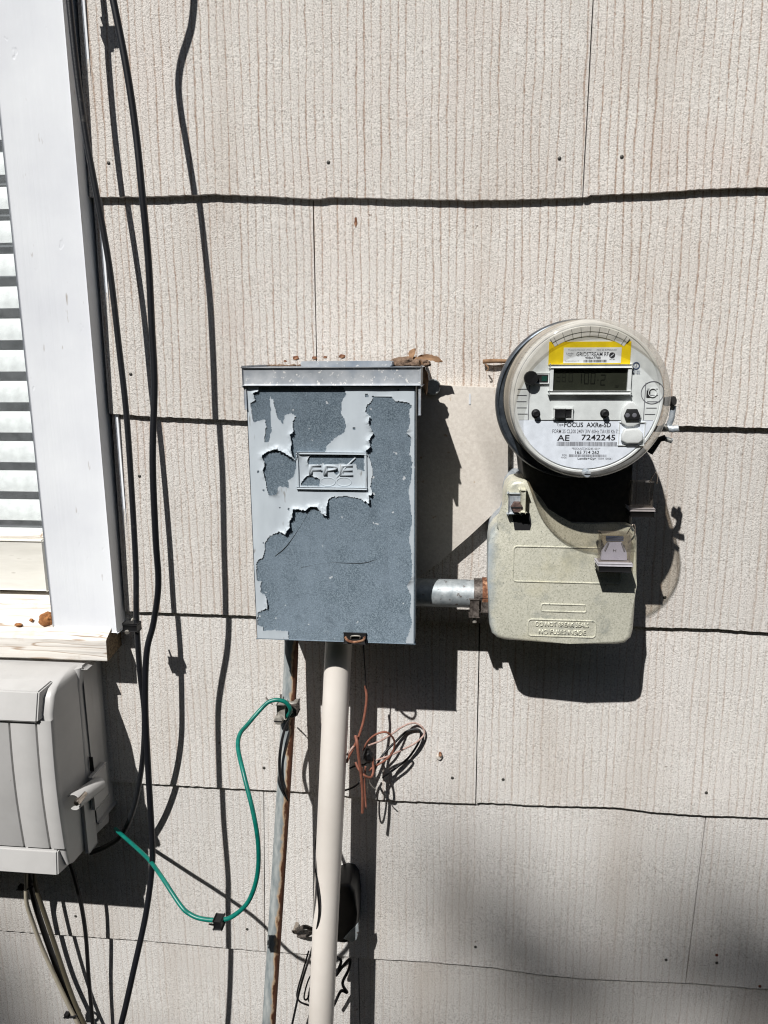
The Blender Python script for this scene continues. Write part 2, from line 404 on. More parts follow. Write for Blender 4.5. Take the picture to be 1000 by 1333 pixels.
MAT['rim'] = clear('glass_rim_painted_light', (.92, .92, .90, 1), .12, .05, .20, (.86, .86, .84, 1))  # pale veil paints the light caught by the glass edge
MAT['front'] = clear('meter_front_glass', (.97, .98, .98, 1), .035, .02)
MAT['face'] = plain('meter_face_grey', srgb(220, 223, 222), .5)
MAT['facew'] = plain('meter_face_white', srgb(224, 226, 225), .45)
MAT['collar'] = mottle('meter_collar', srgb(176, 178, 174), srgb(200, 202, 198), 60, .4, bump=.1)
MAT['label'] = plain('nameplate_white', srgb(230, 235, 244), .5)
MAT['label2'] = plain('sticker_white', srgb(222, 224, 226), .5)
MAT['yellow'] = plain('yellow_sticker', srgb(236, 204, 22), .5)
MAT['ink'] = plain('black_ink', (.022, .022, .026, 1), .6)
MAT['greyink'] = plain('grey_ink', (.16, .16, .18, 1), .6)
MAT['midgrey'] = plain('moulded_shadow_grey', srgb(150, 152, 150), .5)
MAT['blueink'] = plain('blue_ink', srgb(70, 84, 116), .6)
MAT['lcd'] = plain('lcd_olive', srgb(44, 46, 38), .25)
MAT['seg'] = plain('lcd_segment', srgb(14, 15, 13), .3)
MAT['ghost'] = plain('lcd_ghost', srgb(34, 35, 30), .3)
MAT['hole_or_shadow'] = plain('dark_recess_or_shadow', (.012, .012, .013, 1), .7)  # black for recesses and for the painted lug shadow
MAT['pcb'] = plain('green_circuit', srgb(24, 66, 56), .4)
MAT['tag'] = clear('seal_clear_plastic', (.86, .84, .82, 1), .08, .06, .10, (.52, .47, .42, 1))
MAT['insert'] = plain('lavender_grey_insert', srgb(180, 180, 196), .4)
MAT['sealbase'] = plain('seal_base_grey', srgb(186, 184, 190), .4)
def ground_mat():
    m = N('dry_grass_soil')
    m.col(m.ramp(m.noise(3, 6), [(.3, (.035, .035, .018, 1)), (.7, (.09, .075, .045, 1))])); m.set(.95, 0, .1); m.bump(m.noise(40, 4), .6, .02); return m.m
MAT['ground'] = ground_mat()
MAT['foliage'] = plain('tree_leaves', (.045, .075, .022, 1), .6)
MAT['bark'] = mottle('tree_bark', (.05, .038, .028, 1), (.11, .09, .07, 1), 30, .95)

# ================================================================== SETTING
bm = bmesh.new(); bmesh.ops.create_circle(bm, cap_ends=True, segments=48, radius=220)
g = from_bm('ground', bm, MAT['ground'], smooth=False); tag(g, kind='structure')

# ------------------------------------------------------------------ house wall: sheathing + every shingle
wall = thing('house_wall', 'cream vertically combed shingle siding wall behind all the boxes and cables', 'wall', (0, 0, 0))
XI = -0.5485                                # inner edge of the window casing
SILL_B = ZC-0.3995
box('sheathing', XI-.0, 1.9, -.12, -.004, 0.0, 3.0, MAT['sheath'], wall)
box('sheathing', -1.9, XI-.0005, -.12, -.004, 0.0, SILL_B-.02, MAT['sheath'], wall)
box('sheathing', -1.9, -1.36, -.12, -.004, SILL_B-.019, 3.0, MAT['sheath'], wall)
box('sheathing', -1.359, XI-.0005, -.12, -.004, 2.45, 3.0, MAT['sheath'], wall)
EXP = .267
lines_px = [   # visible butt lines; a repeated x marks the step at a joint
 [(130, 257), (200, 256), (280, 253), (350, 256), (410, 259), (440, 257), (520, 259), (620, 261), (700, 259), (765, 257), (765.5, 254), (850, 251), (920, 246), (1000, 244)],
 [(140, 538), (200, 542), (310, 547), (600, 551), (880, 554), (1000, 557)],
 [(160, 795), (240, 798), (330, 801), (600, 810), (760, 813), (850, 816), (930, 818), (1000, 823)],
 [(180, 1019), (300, 1026), (410, 1031), (500, 1041), (621, 1046), (622, 1044), (700, 1048), (800, 1050), (850, 1056), (900, 1060), (1000, 1064)],
 [(-40, 1207), (0, 1211), (200, 1225), (350, 1239), (420, 1243), (490, 1248), (560, 1252), (640, 1259), (700, 1268), (760, 1274), (896, 1280), (897, 1280), (1000, 1288)]]
LN = []
for L in lines_px:
    LN.append([((q := P(a, b, .006)).x, q.z) for a, b in L])
def flat_line(z): return [(-2, z), (2, z)]
zz = [sum(q[1] for q in L)/len(L) for L in LN]
rows = [flat_line(zz[0]+3*EXP), flat_line(zz[0]+2*EXP), flat_line(zz[0]+EXP)] + LN + [flat_line(zz[4]-EXP), flat_line(zz[4]-2*EXP)]
TH = [.008, .008, .008, .0082, .0080, .0075, .0070, .0064, .006, .006]      # how far each butt stands out
STRIPE = [1, 1, 1, 1.0, .9, .72, .55, .42, .4, .4]
JX = [.1, -.2, .12, P(766, 125, .004).x, P(410, 365, .004).x, P(712, 680, .004).x, P(622, 930, .004).x, P(906, 1170, .004).x, P(468, 1300, .004).x, .1]
def zline(L, x):
    if x <= L[0][0]: return L[0][1]
    for (a, b) in zip(L[:-1], L[1:]):
        if x <= b[0]: return a[1]+(b[1]-a[1])*(x-a[0])/max(b[0]-a[0], 1e-6)
    return L[-1][1]
CAS_OUT = -.4575
SW = .6125
shingles = []
for ri in range(len(rows)):
    bot = rows[ri]; topL = rows[ri-1] if ri else flat_line(zz[0]+4*EXP)
    js = sorted(JX[ri]+k*SW for k in range(-4, 4))
    for a, b in zip(js[:-1], js[1:]):
        x0, x1 = a+.0007, b-.0007
        zmid = zline(bot, (x0+x1)/2)
        if zmid > ZC-.42 and zmid < 2.5:     # beside the window: stop at the casing
            x0 = max(x0, CAS_OUT+.0035)
        if x1-x0 < .01 or x0 > 1.6 or x1 < -1.7: continue
        n = max(6, int((x1-x0)/.0035)); m_ = 7
        visible = x0 < .75 and x1 > -.75
        if not visible: n = 24
        V = []; F = []
        tilt = (.0008, -.001, .0006, -.0012, .0004, -.0006, 0, -.004, .001, 0)[ri]
        for j in range(m_+1):
            for i in range(n+1):
                u = i/n; x = x0+(x1-x0)*u
                zb = zline(bot, x) + (noise.noise(Vector((x*160, ri*9.1, 0)))*.0009 + noise.noise(Vector((x*420, ri*5.3, 2)))*.0006 if visible else 0)
                zt = zline(topL, x)+.010
                t = j/m_
                z = zb+(zt-zb)*t
                d = TH[ri]*(1-t)+.0012*t + noise.noise(Vector((x*4, z*6, ri*3.)))*.0008*(1-t)
                xe = x + (noise.noise(Vector((z*220, i*3.7, ri)))*.0005 + (t-.5)*-tilt*2 if i in (0, n) else 0)
                V.append((xe, -d, z))
        for j in range(m_):
            for i in range(n):
                p = j*(n+1)+i; F.append((p, p+1, p+n+2, p+n+1))
        # back edge loop: underside and sides
        base = len(V)
        for i in range(n+1): V.append((V[i][0], .002, V[i][2]-.0003))
        for i in range(n): F.append((i+1, i, base+i, base+i+1))
        for side in (0, n):
            b2 = len(V)
            for j in range(m_+1):
                q = V[j*(n+1)+side]; V.append((q[0], .002, q[2]))
            for j in range(m_):
                p, q = j*(n+1)+side, (j+1)*(n+1)+side
                F.append((p, q, b2+j+1, b2+j) if side == 0 else (q, p, b2+j, b2+j+1))
        me = bpy.data.meshes.new('shingle'); me.from_pydata(V, [], F)
        o = link('shingle', me, MAT['siding'], wall, ang=40)
        o.color = (STRIPE[ri]*random.uniform(.9, 1.08), 1, 1, 1)
        shingles.append((o, ri, x0, x1, zmid))
def shingle_at(x, z):
    for o, ri, a, b, _ in shingles:
        if a <= x <= b and zline(rows[ri], x) <= z < (zline(rows[ri-1], x) if ri else 9): return o, ri
    return None, 0
def face_d(ri, x, z):
    zb = zline(rows[ri], x); zt = zline(rows[ri-1], x)+.010
    t = (z-zb)/(zt-zb); return TH[ri]*(1-t)+.0012*t + noise.noise(Vector((x*4, z*6, ri*3.)))*.0008*(1-t)
for px, py, rust in [(428, 212, 0), (728, 207, 0), (809, 205, 0), (143, 213, 0), (171, 487, 0), (655, 1014, 0), (919, 1031, 0), (867, 1249, 0), (933, 1253, 0), (933, 1243, 1), (989, 1283, 1),
                     (619, 1232, 0), (344, 999, 0), (322, 1209, 0), (99, 1192, 0), (589, 1012, 0), (181, 620, 0), (865, 777, 0)]:  # last entry is no nail: a dark dot painting a shadow
    q = P(px, py, .005); o, ri = shingle_at(q.x, q.z)
    if not o: continue
    d = face_d(ri, q.x, q.z)
    lathe('nail', Vector((q.x, 0, q.z)), [(.0021, d-.001), (.0022, d+.0004), (.0015, d+.0010), (0, d+.0012)], MAT['rustnail'] if rust else MAT['nail'], o, seg=12)

# ------------------------------------------------------------------ window
win = thing('window', 'white painted window casing with weathered wooden sill at the left edge', 'window', (-.95, 0, SILL_B))
zs_top = ZC-.3600
box('casing', XI, CAS_OUT, -.02, .028, zs_top-.004, 2.52, MAT['trim'], win, bev=.0022, seg=3)
box('casing', -1.47, -1.36, -.02, .028, zs_top-.004, 2.52, MAT['trim'], win, bev=.0022, seg=3)
box('head_casing', -1.49, CAS_OUT+.02, -.02, .034, 2.521, 2.62, MAT['trim'], win, bev=.002)
box('jamb', XI-.018, XI+.012, -.16, -.0205, ZC-.33, 2.46, MAT['trim'], win, bev=.001)
box('caulk_bead', CAS_OUT+.0102, CAS_OUT+.0142, .001, .0042, ZC-.34, 2.5, MAT['trim'], win, bev=.0012)
# sill: sloping top, square nose, slightly ragged
def make_sill():
    bm = bmesh.new()
    prof = [(-.06, -.318), (.001, -.3235), (.030, -.3605), (.0455, -.3675), (.047, -.3695), (.047, -.3975), (.045, -.3995), (-.003, -.392), (-.06, -.385)]
    xs = [-1.52+i*(1.52-.4655)/40 for i in range(41)]
    rings = [[bm.verts.new((x + (noise.noise(Vector((d*60, z*60, x)))*.0016 if k == 40 else 0), -d+noise.noise(Vector((x*9, z*20, d*30)))*.0008, ZC+z+noise.noise(Vector((x*7, d*33, 4)))*.0012)) for d, z in prof] for k, x in enumerate(xs)]
    for a, b in zip(rings[:-1], rings[1:]):
        for k in range(len(prof)):
            k2 = (k+1) % len(prof); bm.faces.new((a[k], a[k2], b[k2], b[k]))
    bm.faces.new(rings[0][::-1]); end = bm.faces.new(rings[-1]); end.material_index = 1
    bmesh.ops.recalc_face_normals(bm, faces=bm.faces)
    me = bpy.data.meshes.new('sill'); bm.to_mesh(me); bm.free()
    o = link('sill', me, MAT['wood'], win, ang=30); me.materials.append(MAT['endgrain']); return o
make_sill()
box('bottom_rail', -1.36, XI-.0185, -.028, .004, ZC-.3155, ZC-.2445, MAT['rail'], win, bev=.002)
bm = bmesh.new()                             # crumbling putty strip along the glass
add_tube(bm, [(-1.36+i*.0205, .010+noise.noise(Vector((i*.7, 0, 0)))*.002, ZC-.2405+noise.noise(Vector((i*.9, 3, 0)))*.003) for i in range(40)], lambda t: .006+.003*noise.noise(Vector((t*60, 1, 1))), 8, 2)
from_bm('putty', bm, MAT['wood'], win)
box('pane', -1.36, XI-.0186, -.0225, -.0195, ZC-.242, 2.45, MAT['pane'], win, smooth=False)
room = box('room_interior', -2.4, XI+.6, -2.2, -.15, .2, 2.9, MAT['room'], None, smooth=False); tag(room, kind='structure')
blind = thing('venetian_blind', 'white venetian blind slats behind the window glass', 'blind', (-.95, .07, ZC-.26))
def slat_mesh():
    bm = bmesh.new(); n = 5
    prof = []
    for k in range(n+1):
        t = k/n; a = (t-.5)
        prof.append((.0405-.004*math.cos(a*2.2)+a*.008, a*.0292))
    rings = []
    for x in (-1.345, XI-.025):
        rings.append([bm.verts.new((x, d+.02, z)) for d, z in prof]+[bm.verts.new((x, d+.0212, z)) for d, z in prof[::-1]])
    m = len(rings[0])
    for k in range(m): bm.faces.new((rings[0][k], rings[0][(k+1) % m], rings[1][(k+1) % m], rings[1][k]))
    bm.faces.new(rings[0][::-1]); bm.faces.new(rings[1])
    bmesh.ops.recalc_face_normals(bm, faces=bm.faces)
    me = bpy.data.meshes.new('slat'); bm.to_mesh(me); bm.free()
    me.materials.append(MAT['slat']); me.polygons.foreach_set('use_smooth', [True]*len(me.polygons)); me.set_sharp_from_angle(angle=R(40))
    return me
sm = slat_mesh()
zk = ZC-.2361-.0210
while zk < 2.44:
    o = bpy.data.objects.new('slat', sm); COL.objects.link(o); o.parent = blind
    o.location = Vector((0, 0, zk))-WL[blind.name]; zk += .0425
# lump of mud-dauber mud on the sill
def lump(name, c, r, sq, mat, label, cat, seed):
    bm = bmesh.new(); bmesh.ops.create_icosphere(bm, subdivisions=4, radius=1)
    for v in bm.verts:
        n_ = 1+.28*noise.noise(v.co*1.6+Vector((seed, 0, 0)))+.12*noise.noise(v.co*5+Vector((0, seed, 0)))+.05*noise.noise(v.co*13)
        v.co = Vector((c.x+v.co.x*r*sq[0]*n_, c.y+v.co.y*r*sq[1]*n_, c.z+v.co.z*r*sq[2]*n_))
    return tag(from_bm(name, bm, mat, ang=60), label, cat)
q = P(60, 806, .024); lump('mud_lump', Vector((q.x, q.y, q.z)), .0100, (1.05, .8, .95), MAT['mud'], 'brown dried mud lump on the window sill against the casing', 'mud', 3)
q = P(24, 814, .030); lump('mud_crumb', Vector((q.x, q.y, q.z+.001)), .0035, (1.5, .8, .6), MAT['mud'], 'small flat reddish mud crumb lying on the worn sill', 'mud', 8)
q = P(41, 808, .026); lump('mud_crumb', Vector((q.x, q.y, q.z+.001)), .0026, (1, .8, .8), MAT['mud'], 'tiny round mud crumb just left of the bigger mud lump', 'mud', 5)

# ------------------------------------------------------------------ grey telephone box, lower left
nid = thing('telephone_box', 'grey plastic telephone junction box below the window sill', 'utility box', (-.65, 0, ZC-.69))
XR = -.503
def nid_shell(name, zs, mat):
    """horizontal slices: (z, front stand-off, right edge x, corner radius, back stand-off)"""
    bm = bmesh.new(); rings = []
    for z, df, xr, rc, db in zs:
        r = [(-.86, db), (-.86, df)]
        for k in range(7):
            a = R(90-90*k/6); r.append((xr-rc+rc*math.cos(a), df-rc+rc*math.sin(a)))
        r.append((xr+.004, db))
        rings.append([bm.verts.new((x, -d, ZC+z)) for x, d in r])
    m = len(rings[0])
    for a, b in zip(rings[:-1], rings[1:]):
        for k in range(m): bm.faces.new((a[k], a[(k+1) % m], b[(k+1) % m], b[k]))
    bm.faces.new(rings[0]); bm.faces.new(rings[-1][::-1])
    return from_bm(name, bm, mat, nid, ang=35)
box('back_box', -.86, -.4985, .001, .047, ZC-.640, ZC-.409, MAT['nid'], nid, bev=.006, seg=3)
nid_shell('cover', [(-.4040, .060, -.513, .006, .05), (-.4055, .078, -.511, .008, .05), (-.4075, .094, -.509, .008, .05), (-.4120, .106, -.5075, .007, .05), (-.420, .114, -.5065, .006, .05), (-.44, .121, -.506, .005, .05), (-.50, .1235, -.506, .004, .05),
                     (-.56, .1240, -.506, .004, .05), (-.61, .1235, -.5065, .004, .05), (-.64, .121, -.507, .004, .05), (-.660, .116, -.5075, .004, .05), (-.664, .108, -.508, .004, .05)], MAT['nid'])
# upper lip of the body behind the cover
nid_shell('rear_flange', [(-.4035, .030, -.502, .006, .02), (-.4065, .058, -.500, .008, .02), (-.43, .064, -.5010, .008, .02), (-.58, .066, -.5010, .006, .02), (-.655, .060, -.5030, .006, .02), (-.662, .05, -.504, .006, .02)], MAT['nid'])
# front: brow, three raised strips and base lip
def nid_block(name, x1, slope, z0, z1, d0, d1, dtop):
    bm = bmesh.new()
    V = [(-.86, d0, z0), (x1, d0, z0), (x1-slope, d1, z0+.002), (-.86, d1, z0+.002), (-.86, d0, z1), (x1, d0, z1), (x1-slope, dtop, z1-.004), (-.86, dtop, z1-.004)]
    vs = [bm.verts.new((x, -d, ZC+z)) for x, d, z in V]
    for f in ((0, 1, 2, 3), (7, 6, 5, 4), (0, 4, 5, 1), (1, 5, 6, 2), (2, 6, 7, 3), (3, 7, 4, 0)): bm.faces.new([vs[i] for i in f])
    bmesh.ops.bevel(bm, geom=bm.edges[:], offset=.0018, segments=2, affect='EDGES')
    return from_bm(name, bm, MAT['nid'], nid)
nid_block('brow', -.5160, .004, -.4475, -.405, .095, .133, .122)
nid_block('base_lip', -.510, .006, -.668, -.6285, .090, .131, .1265)
def strip(xa, xb):
    bm = bmesh.new(); rows_ = []
    for k in range(9):
        t = k/8; z = -.446-(.6285-.446)*t
        df = .1265+.004*math.sin(t*math.pi)
        rows_.append([bm.verts.new((x, -d, ZC+z)) for x, d in ((xa, df-.012), (xa, df-.0008), (xa+.0008, df), (xb-.0008, df), (xb, df-.0008), (xb, df-.012))])
    for a, b in zip(rows_[:-1], rows_[1:]):
        for k in range(5): bm.faces.new((a[k], a[k+1], b[k+1], b[k]))
    return from_bm('cover_strip', bm, MAT['nid'], nid, ang=50)
for xa, xb in ((-.86, -.5623), (-.5601, -.5263), (-.5241, -.5050)): strip(xa, xb)
# latch: curled tab with a bright screw
bm = bmesh.new()
A_ = P(96, 1044, .114); B_ = P(129, 1020, .062)
ax = (B_-A_).normalized(); side = ax.cross(Vector((0, 0, 1))).normalized(); upv = side.cross(ax)
prev = None
angs = [R(150-k*22) for k in range(13)]
for s in range(9):
    c = A_.lerp(B_, s/8); ring = []
    rr = .0112-.001*(s/8)
    for a in angs: ring.append(bm.verts.new(c+(side*math.cos(a)+upv*math.sin(a))*rr))
    for a in angs[::-1]: ring.append(bm.verts.new(c+(side*math.cos(a)+upv*math.sin(a))*(rr-.0016)))
    if prev:
        m = len(ring)
        for k in range(m): bm.faces.new((prev[k], prev[(k+1) % m], ring[(k+1) % m], ring[k]))
    else: bm.faces.new(ring)
    prev = ring
bm.faces.new(prev[::-1])
latch = from_bm('latch', bm, MAT['nid'], nid, ang=40)
q = P(101, 1044, .118); lathe('screw', q, [(.0042, .100), (.0046, .118), (.0034, .1215), (0, .1230)], MAT['steel'], latch, seg=16)
qa = P(137, 1010, .055); qb = P(140, 1050, .055)
box('latch_tab', qa.x-.017, qa.x-.012, .030, .066, qb.z+.002, qa.z+.004, MAT['nid'], latch, bev=.0015)
box('latch_wall', -.5035, -.4990, .058, .080, ZC-.668, ZC-.575, MAT['nid'], nid, bev=.0015)
qa = P(116, 985, .055); qb = P(122, 1004, .055)
box('slot', qa.x, qb.x+.001, .0552, .0556, qb.z, qa.z, MAT['hole_or_shadow'], nid, smooth=False)

# ------------------------------------------------------------------ cables down the wall
cA = [(40, -330, .05), (68, -180, .05), (84, -60, .05), (90, 0, .050), (100, 90, .051), (112, 180, .052), (125, 250, .051), (142, 345, .049), (155, 450, .050), (165, 540, .052), (172, 650, .058), (177, 740, .062), (178, 800, .068),
      (182, 870, .068), (188, 930, .062), (186, 990, .056), (176, 1046, .048), (160, 1085, .040), (140, 1101, .034), (118, 1110, .030)]
o = tube('black_cable', pxd(cA), .0037, MAT['cable']); tag(o, 'black cable nearest the window casing, ending at the grey telephone box', 'cable', 'black cables hanging down the left')
cB = [(150, -420, .09), (153, -260, .094), (152, -185, .094), (147, -150, .094), (138, -114, .094), (136, -74, .094), (142, -28, .094), (147, 0, .094), (165, 90, .094), (177, 170, .094), (185, 250, .096), (193, 340, .096), (198, 430, .098), (201, 500, .102), (199, 600, .110), (203, 700, .112), (206, 760, .108), (200, 810, .108),
      (191, 850, .114), (189, 920, .120), (193, 1000, .122), (198, 1090, .128), (198, 1130, .130), (190, 1190, .142), (175, 1260, .160), (158, 1333, .175), (140, 1390, .18)]
o = tube('black_cable', pxd(cB), .0039, MAT['navy']); tag(o, 'long black cable right of the other, running past the bottom edge', 'cable', 'black cables hanging down the left')
def clip(px, py, d, label):
    c = P(px, py, d); t = thing('cable_clip', label, 'cable clip', c, 'black cable clips')
    box('clip_body', c.x-.0105, c.x+.0085, d-.006, d+.0055, c.z-.0045, c.z+.0045, MAT['blackp'], t, bev=.001)
    box('clip_saddle', c.x-.0105, c.x+.0095, d-.004, d+.0065, c.z+.0046, c.z+.0068, MAT['blackp'], t, bev=.0006)
    tube('nail_shank', [c+Vector((-.006, .014, .006)), c+Vector((-.0045, -.0065, -.004))], .0013, MAT['clampl'], t, n=1)
    tube('nail_head', [c+Vector((-.0045, -.0065, -.004)), c+Vector((-.0044, -.0085, -.005))], .0030, MAT['clampl'], t, n=1)
    return t
clip(173, 816, .070, 'black clip with a nail gripping the cable beside the sill end')
q = P(113, -60, .05)
clip(90, -52, .052, 'black cable clip high on the cable above the picture edge')

# ------------------------------------------------------------------ leads below the telephone box
def lead(name, pts, r, mat, label, group='leads below the telephone box', cat='cable', seg=8):
    return tag(tube(name, pxd(pts), r, mat, seg=seg), label, cat, group)
lead('pale_lead', [(34, 1128, .05), (34, 1150, .048), (35, 1175, .044), (42, 1199, .040), (55, 1234, .036), (73, 1274, .034), (92, 1314, .034), (112, 1352, .034)], .0029, MAT['cream_cable'], 'pale grey lead, leftmost below the telephone box')
lead('black_lead', [(38, 1128, .035), (40, 1152, .034), (48, 1184, .03), (62, 1226, .026), (78, 1270, .025), (97, 1313, .026), (112, 1348, .026)], .0042, MAT['blackp'], 'thick black lead bundled between the pale and olive leads')
lead('olive_lead', [(44, 1128, .044), (47, 1155, .042), (59, 1193, .038), (73, 1234, .036), (86, 1274, .036), (99, 1309, .036), (118, 1350, .036)], .0032, MAT['olive_cable'], 'olive grey lead in the bundle below the telephone box')
lead('black_lead', [(90, 1120, .05), (96, 1138, .048), (106, 1178, .044), (112, 1219, .040), (116, 1274, .037), (121, 1333, .036), (124, 1370, .036)], .0030, MAT['blackp'], 'separate straight black lead right of the tied bundle')
def zip_tie(px, py, d, rx, label, tail=(0, 0)):
    c = P(px, py, d); t = thing('zip_tie', label, 'cable tie', c, 'black cable ties')
    bm = bmesh.new(); add_tube(bm, [c+Vector((math.cos(a)*rx, -math.sin(a)*rx*.8, math.cos(a)*rx*.25)) for a in [k*2*math.pi/14 for k in range(15)]], .0013, 6, 2, flat=1.6)
    from_bm('strap', bm, MAT['blackp'], t)
    box('tie_head', c.x-rx-.004, c.x-rx+.002, d+.001, d+.007, c.z-.003, c.z+.003, MAT['blackp'], t, bev=.0008)
    tube('tie_tail', [c+Vector((-rx, -.003, 0)), c+Vector((-rx-.004+tail[0], -.006, tail[1]))], .0012, MAT['blackp'], t, n=1, seg=6)
zip_tie(38, 1153, .040, .0085, 'black tie around the leads right under the telephone box', (-.004, -.004))
zip_tie(97, 1319, .032, .0085, 'black tie around the lead bundle near the bottom edge', (-.002, -.004))

# ------------------------------------------------------------------ disconnect box with peeling paint
BX0, BX1, BZ0, BZ1, BD = -.2362, -.0478, ZC-.3285, ZC-.0295, .120
dbox = thing('disconnect_box', 'grey metal disconnect box with peeling paint in the middle of the wall', 'electrical box', ((BX0+BX1)/2, 0, BZ0))
box('box_body', BX0+.004, BX1-.004, .002, .1135, BZ0+.004, ZC-.0135, MAT['boxside'], dbox, bev=.001)
door = box('door', BX0, BX1, .114, BD, BZ0, BZ1-.001, MAT['boxsteel'], dbox, bev=.0012)
box('door_flange', BX0, BX0+.0022, .090, .1138, BZ0, BZ1-.002, MAT['film'], door)
box('door_flange', BX1-.0022, BX1, .090, .1138, BZ0, BZ1-.002, MAT['film'], door)
box('door_flange', BX0, BX1, .092, .1137, BZ0-.0002, BZ0+.002, MAT['boxsteel'], door)
HX0, HX1 = -.2385, -.0415
hood = box('hood', HX0, HX1, .004, .1238, ZC-.0300, ZC-.0105, MAT['hood'], dbox, bev=.0022, seg=3)
box('hood_lip', HX0+.0004, HX0+.003, .112, .1228, ZC-.056, ZC-.0295, MAT['hood'], hood, bev=.0005)
box('hood_lip', HX1-.003, HX1-.0004, .112, .1228, ZC-.062, ZC-.0295, MAT['hood'], hood, bev=.0005)
qa = P(395, 474, .07); qb = P(512, 474, .07)
prism('hub_plate', rrect(qa.x, qb.x, ZC-.0104, ZC-.0040, .002), .03, .085, MAT['hood'], hood, bev=.001)
# paint film: traced outline on the door, lifted and curled along its broken edges
main_px = [(322, 499), (338, 502), (337, 509), (331, 512), (334, 521), (327, 525), (329, 538), (331, 549), (338, 547), (346, 545), (347, 556), (345, 575), (350, 575), (352, 566), (354, 560), (352, 534), (351, 515), (356, 520), (360, 535), (363, 545), (369, 551), (370, 540), (380, 537), (386, 542), (382, 549), (383, 562), (379, 566), (381, 574), (380, 584), (382, 592), (387, 597),
  (387, 588), (423, 588), (424, 583), (430, 574), (441, 566), (448, 563), (451, 552), (444, 539), (444, 523), (451, 512), (447, 505), (436, 503), (430, 506), (424, 504), (410, 502), (398, 506), (390, 503), (345, 502), (338, 502), (322, 499), (546, 499), (546, 840), (527, 840), (530, 827), (536, 812), (533, 796), (535, 776), (529, 762), (536, 750), (535, 720), (532, 700), (536, 680), (534, 655), (531, 640), (536, 622), (536, 600), (533, 590), (535, 570), (529, 564), (534, 550), (532, 537), (536, 528), (530, 524), (515, 523), (510, 517), (485, 516), (486, 522), (478, 528), (476, 536), (483, 541), (480, 550), (484, 556), (488, 563), (481, 573), (484, 581), (478, 586), (480, 590), (484, 603), (486, 615), (483, 633), (487, 642), (481, 645), (482, 655), (469, 650), (452, 646), (433, 647), (428, 651), (427, 658), (426, 671), (420, 668), (414, 660), (402, 660), (398, 665), (389, 662), (383, 663), (382, 672), (378, 678), (379, 686), (372, 695), (364, 692), (352, 698), (345, 708), (346, 714), (343, 726), (336, 730), (334, 740), (336, 755), (341, 756), (340, 770), (346, 774), (349, 779), (349, 792), (336, 797), (336, 813), (343, 815), (344, 821), (358, 819), (376, 821), (376, 831), (400, 834), (400, 842), (318, 842)]
hole1 = [(342, 593), (349, 588), (360, 584), (376, 592), (385, 599), (386, 606), (385, 612), (381, 622), (375, 625), (376, 634), (365, 632), (361, 636), (360, 643), (351, 644), (348, 636), (346, 624), (344, 612), (346, 600)]
hole2 = [(401, 598), (406, 592), (474, 593), (474, 612), (466, 610), (464, 603), (402, 604)]
hole3 = [(392, 631), (396, 624), (403, 618), (416, 624), (416, 632)]
def inpoly(X, Z, poly):
    ins = np.zeros(X.shape, bool); n = len(poly); j = n-1
    for i in range(n):
        xi, zi = poly[i]; xj, zj = poly[j]
        c = ((zi > Z) != (zj > Z)) & (X < (xj-xi)*(Z-zi)/((zj-zi) if zj != zi else 1e-12)+xi)
        ins ^= c; j = i
    return ins
def edist(X, Z, poly):
    dd = np.full(X.shape, 9.0)
    for (ax_, az_), (bx_, bz_) in zip(poly, poly[1:]+poly[:1]):
        vx, vz = bx_-ax_, bz_-az_; L2 = vx*vx+vz*vz
        if L2 == 0: continue
        t = np.clip(((X-ax_)*vx+(Z-az_)*vz)/L2, 0, 1)
        dd = np.minimum(dd, np.hypot(X-ax_-t*vx, Z-az_-t*vz))
    return dd
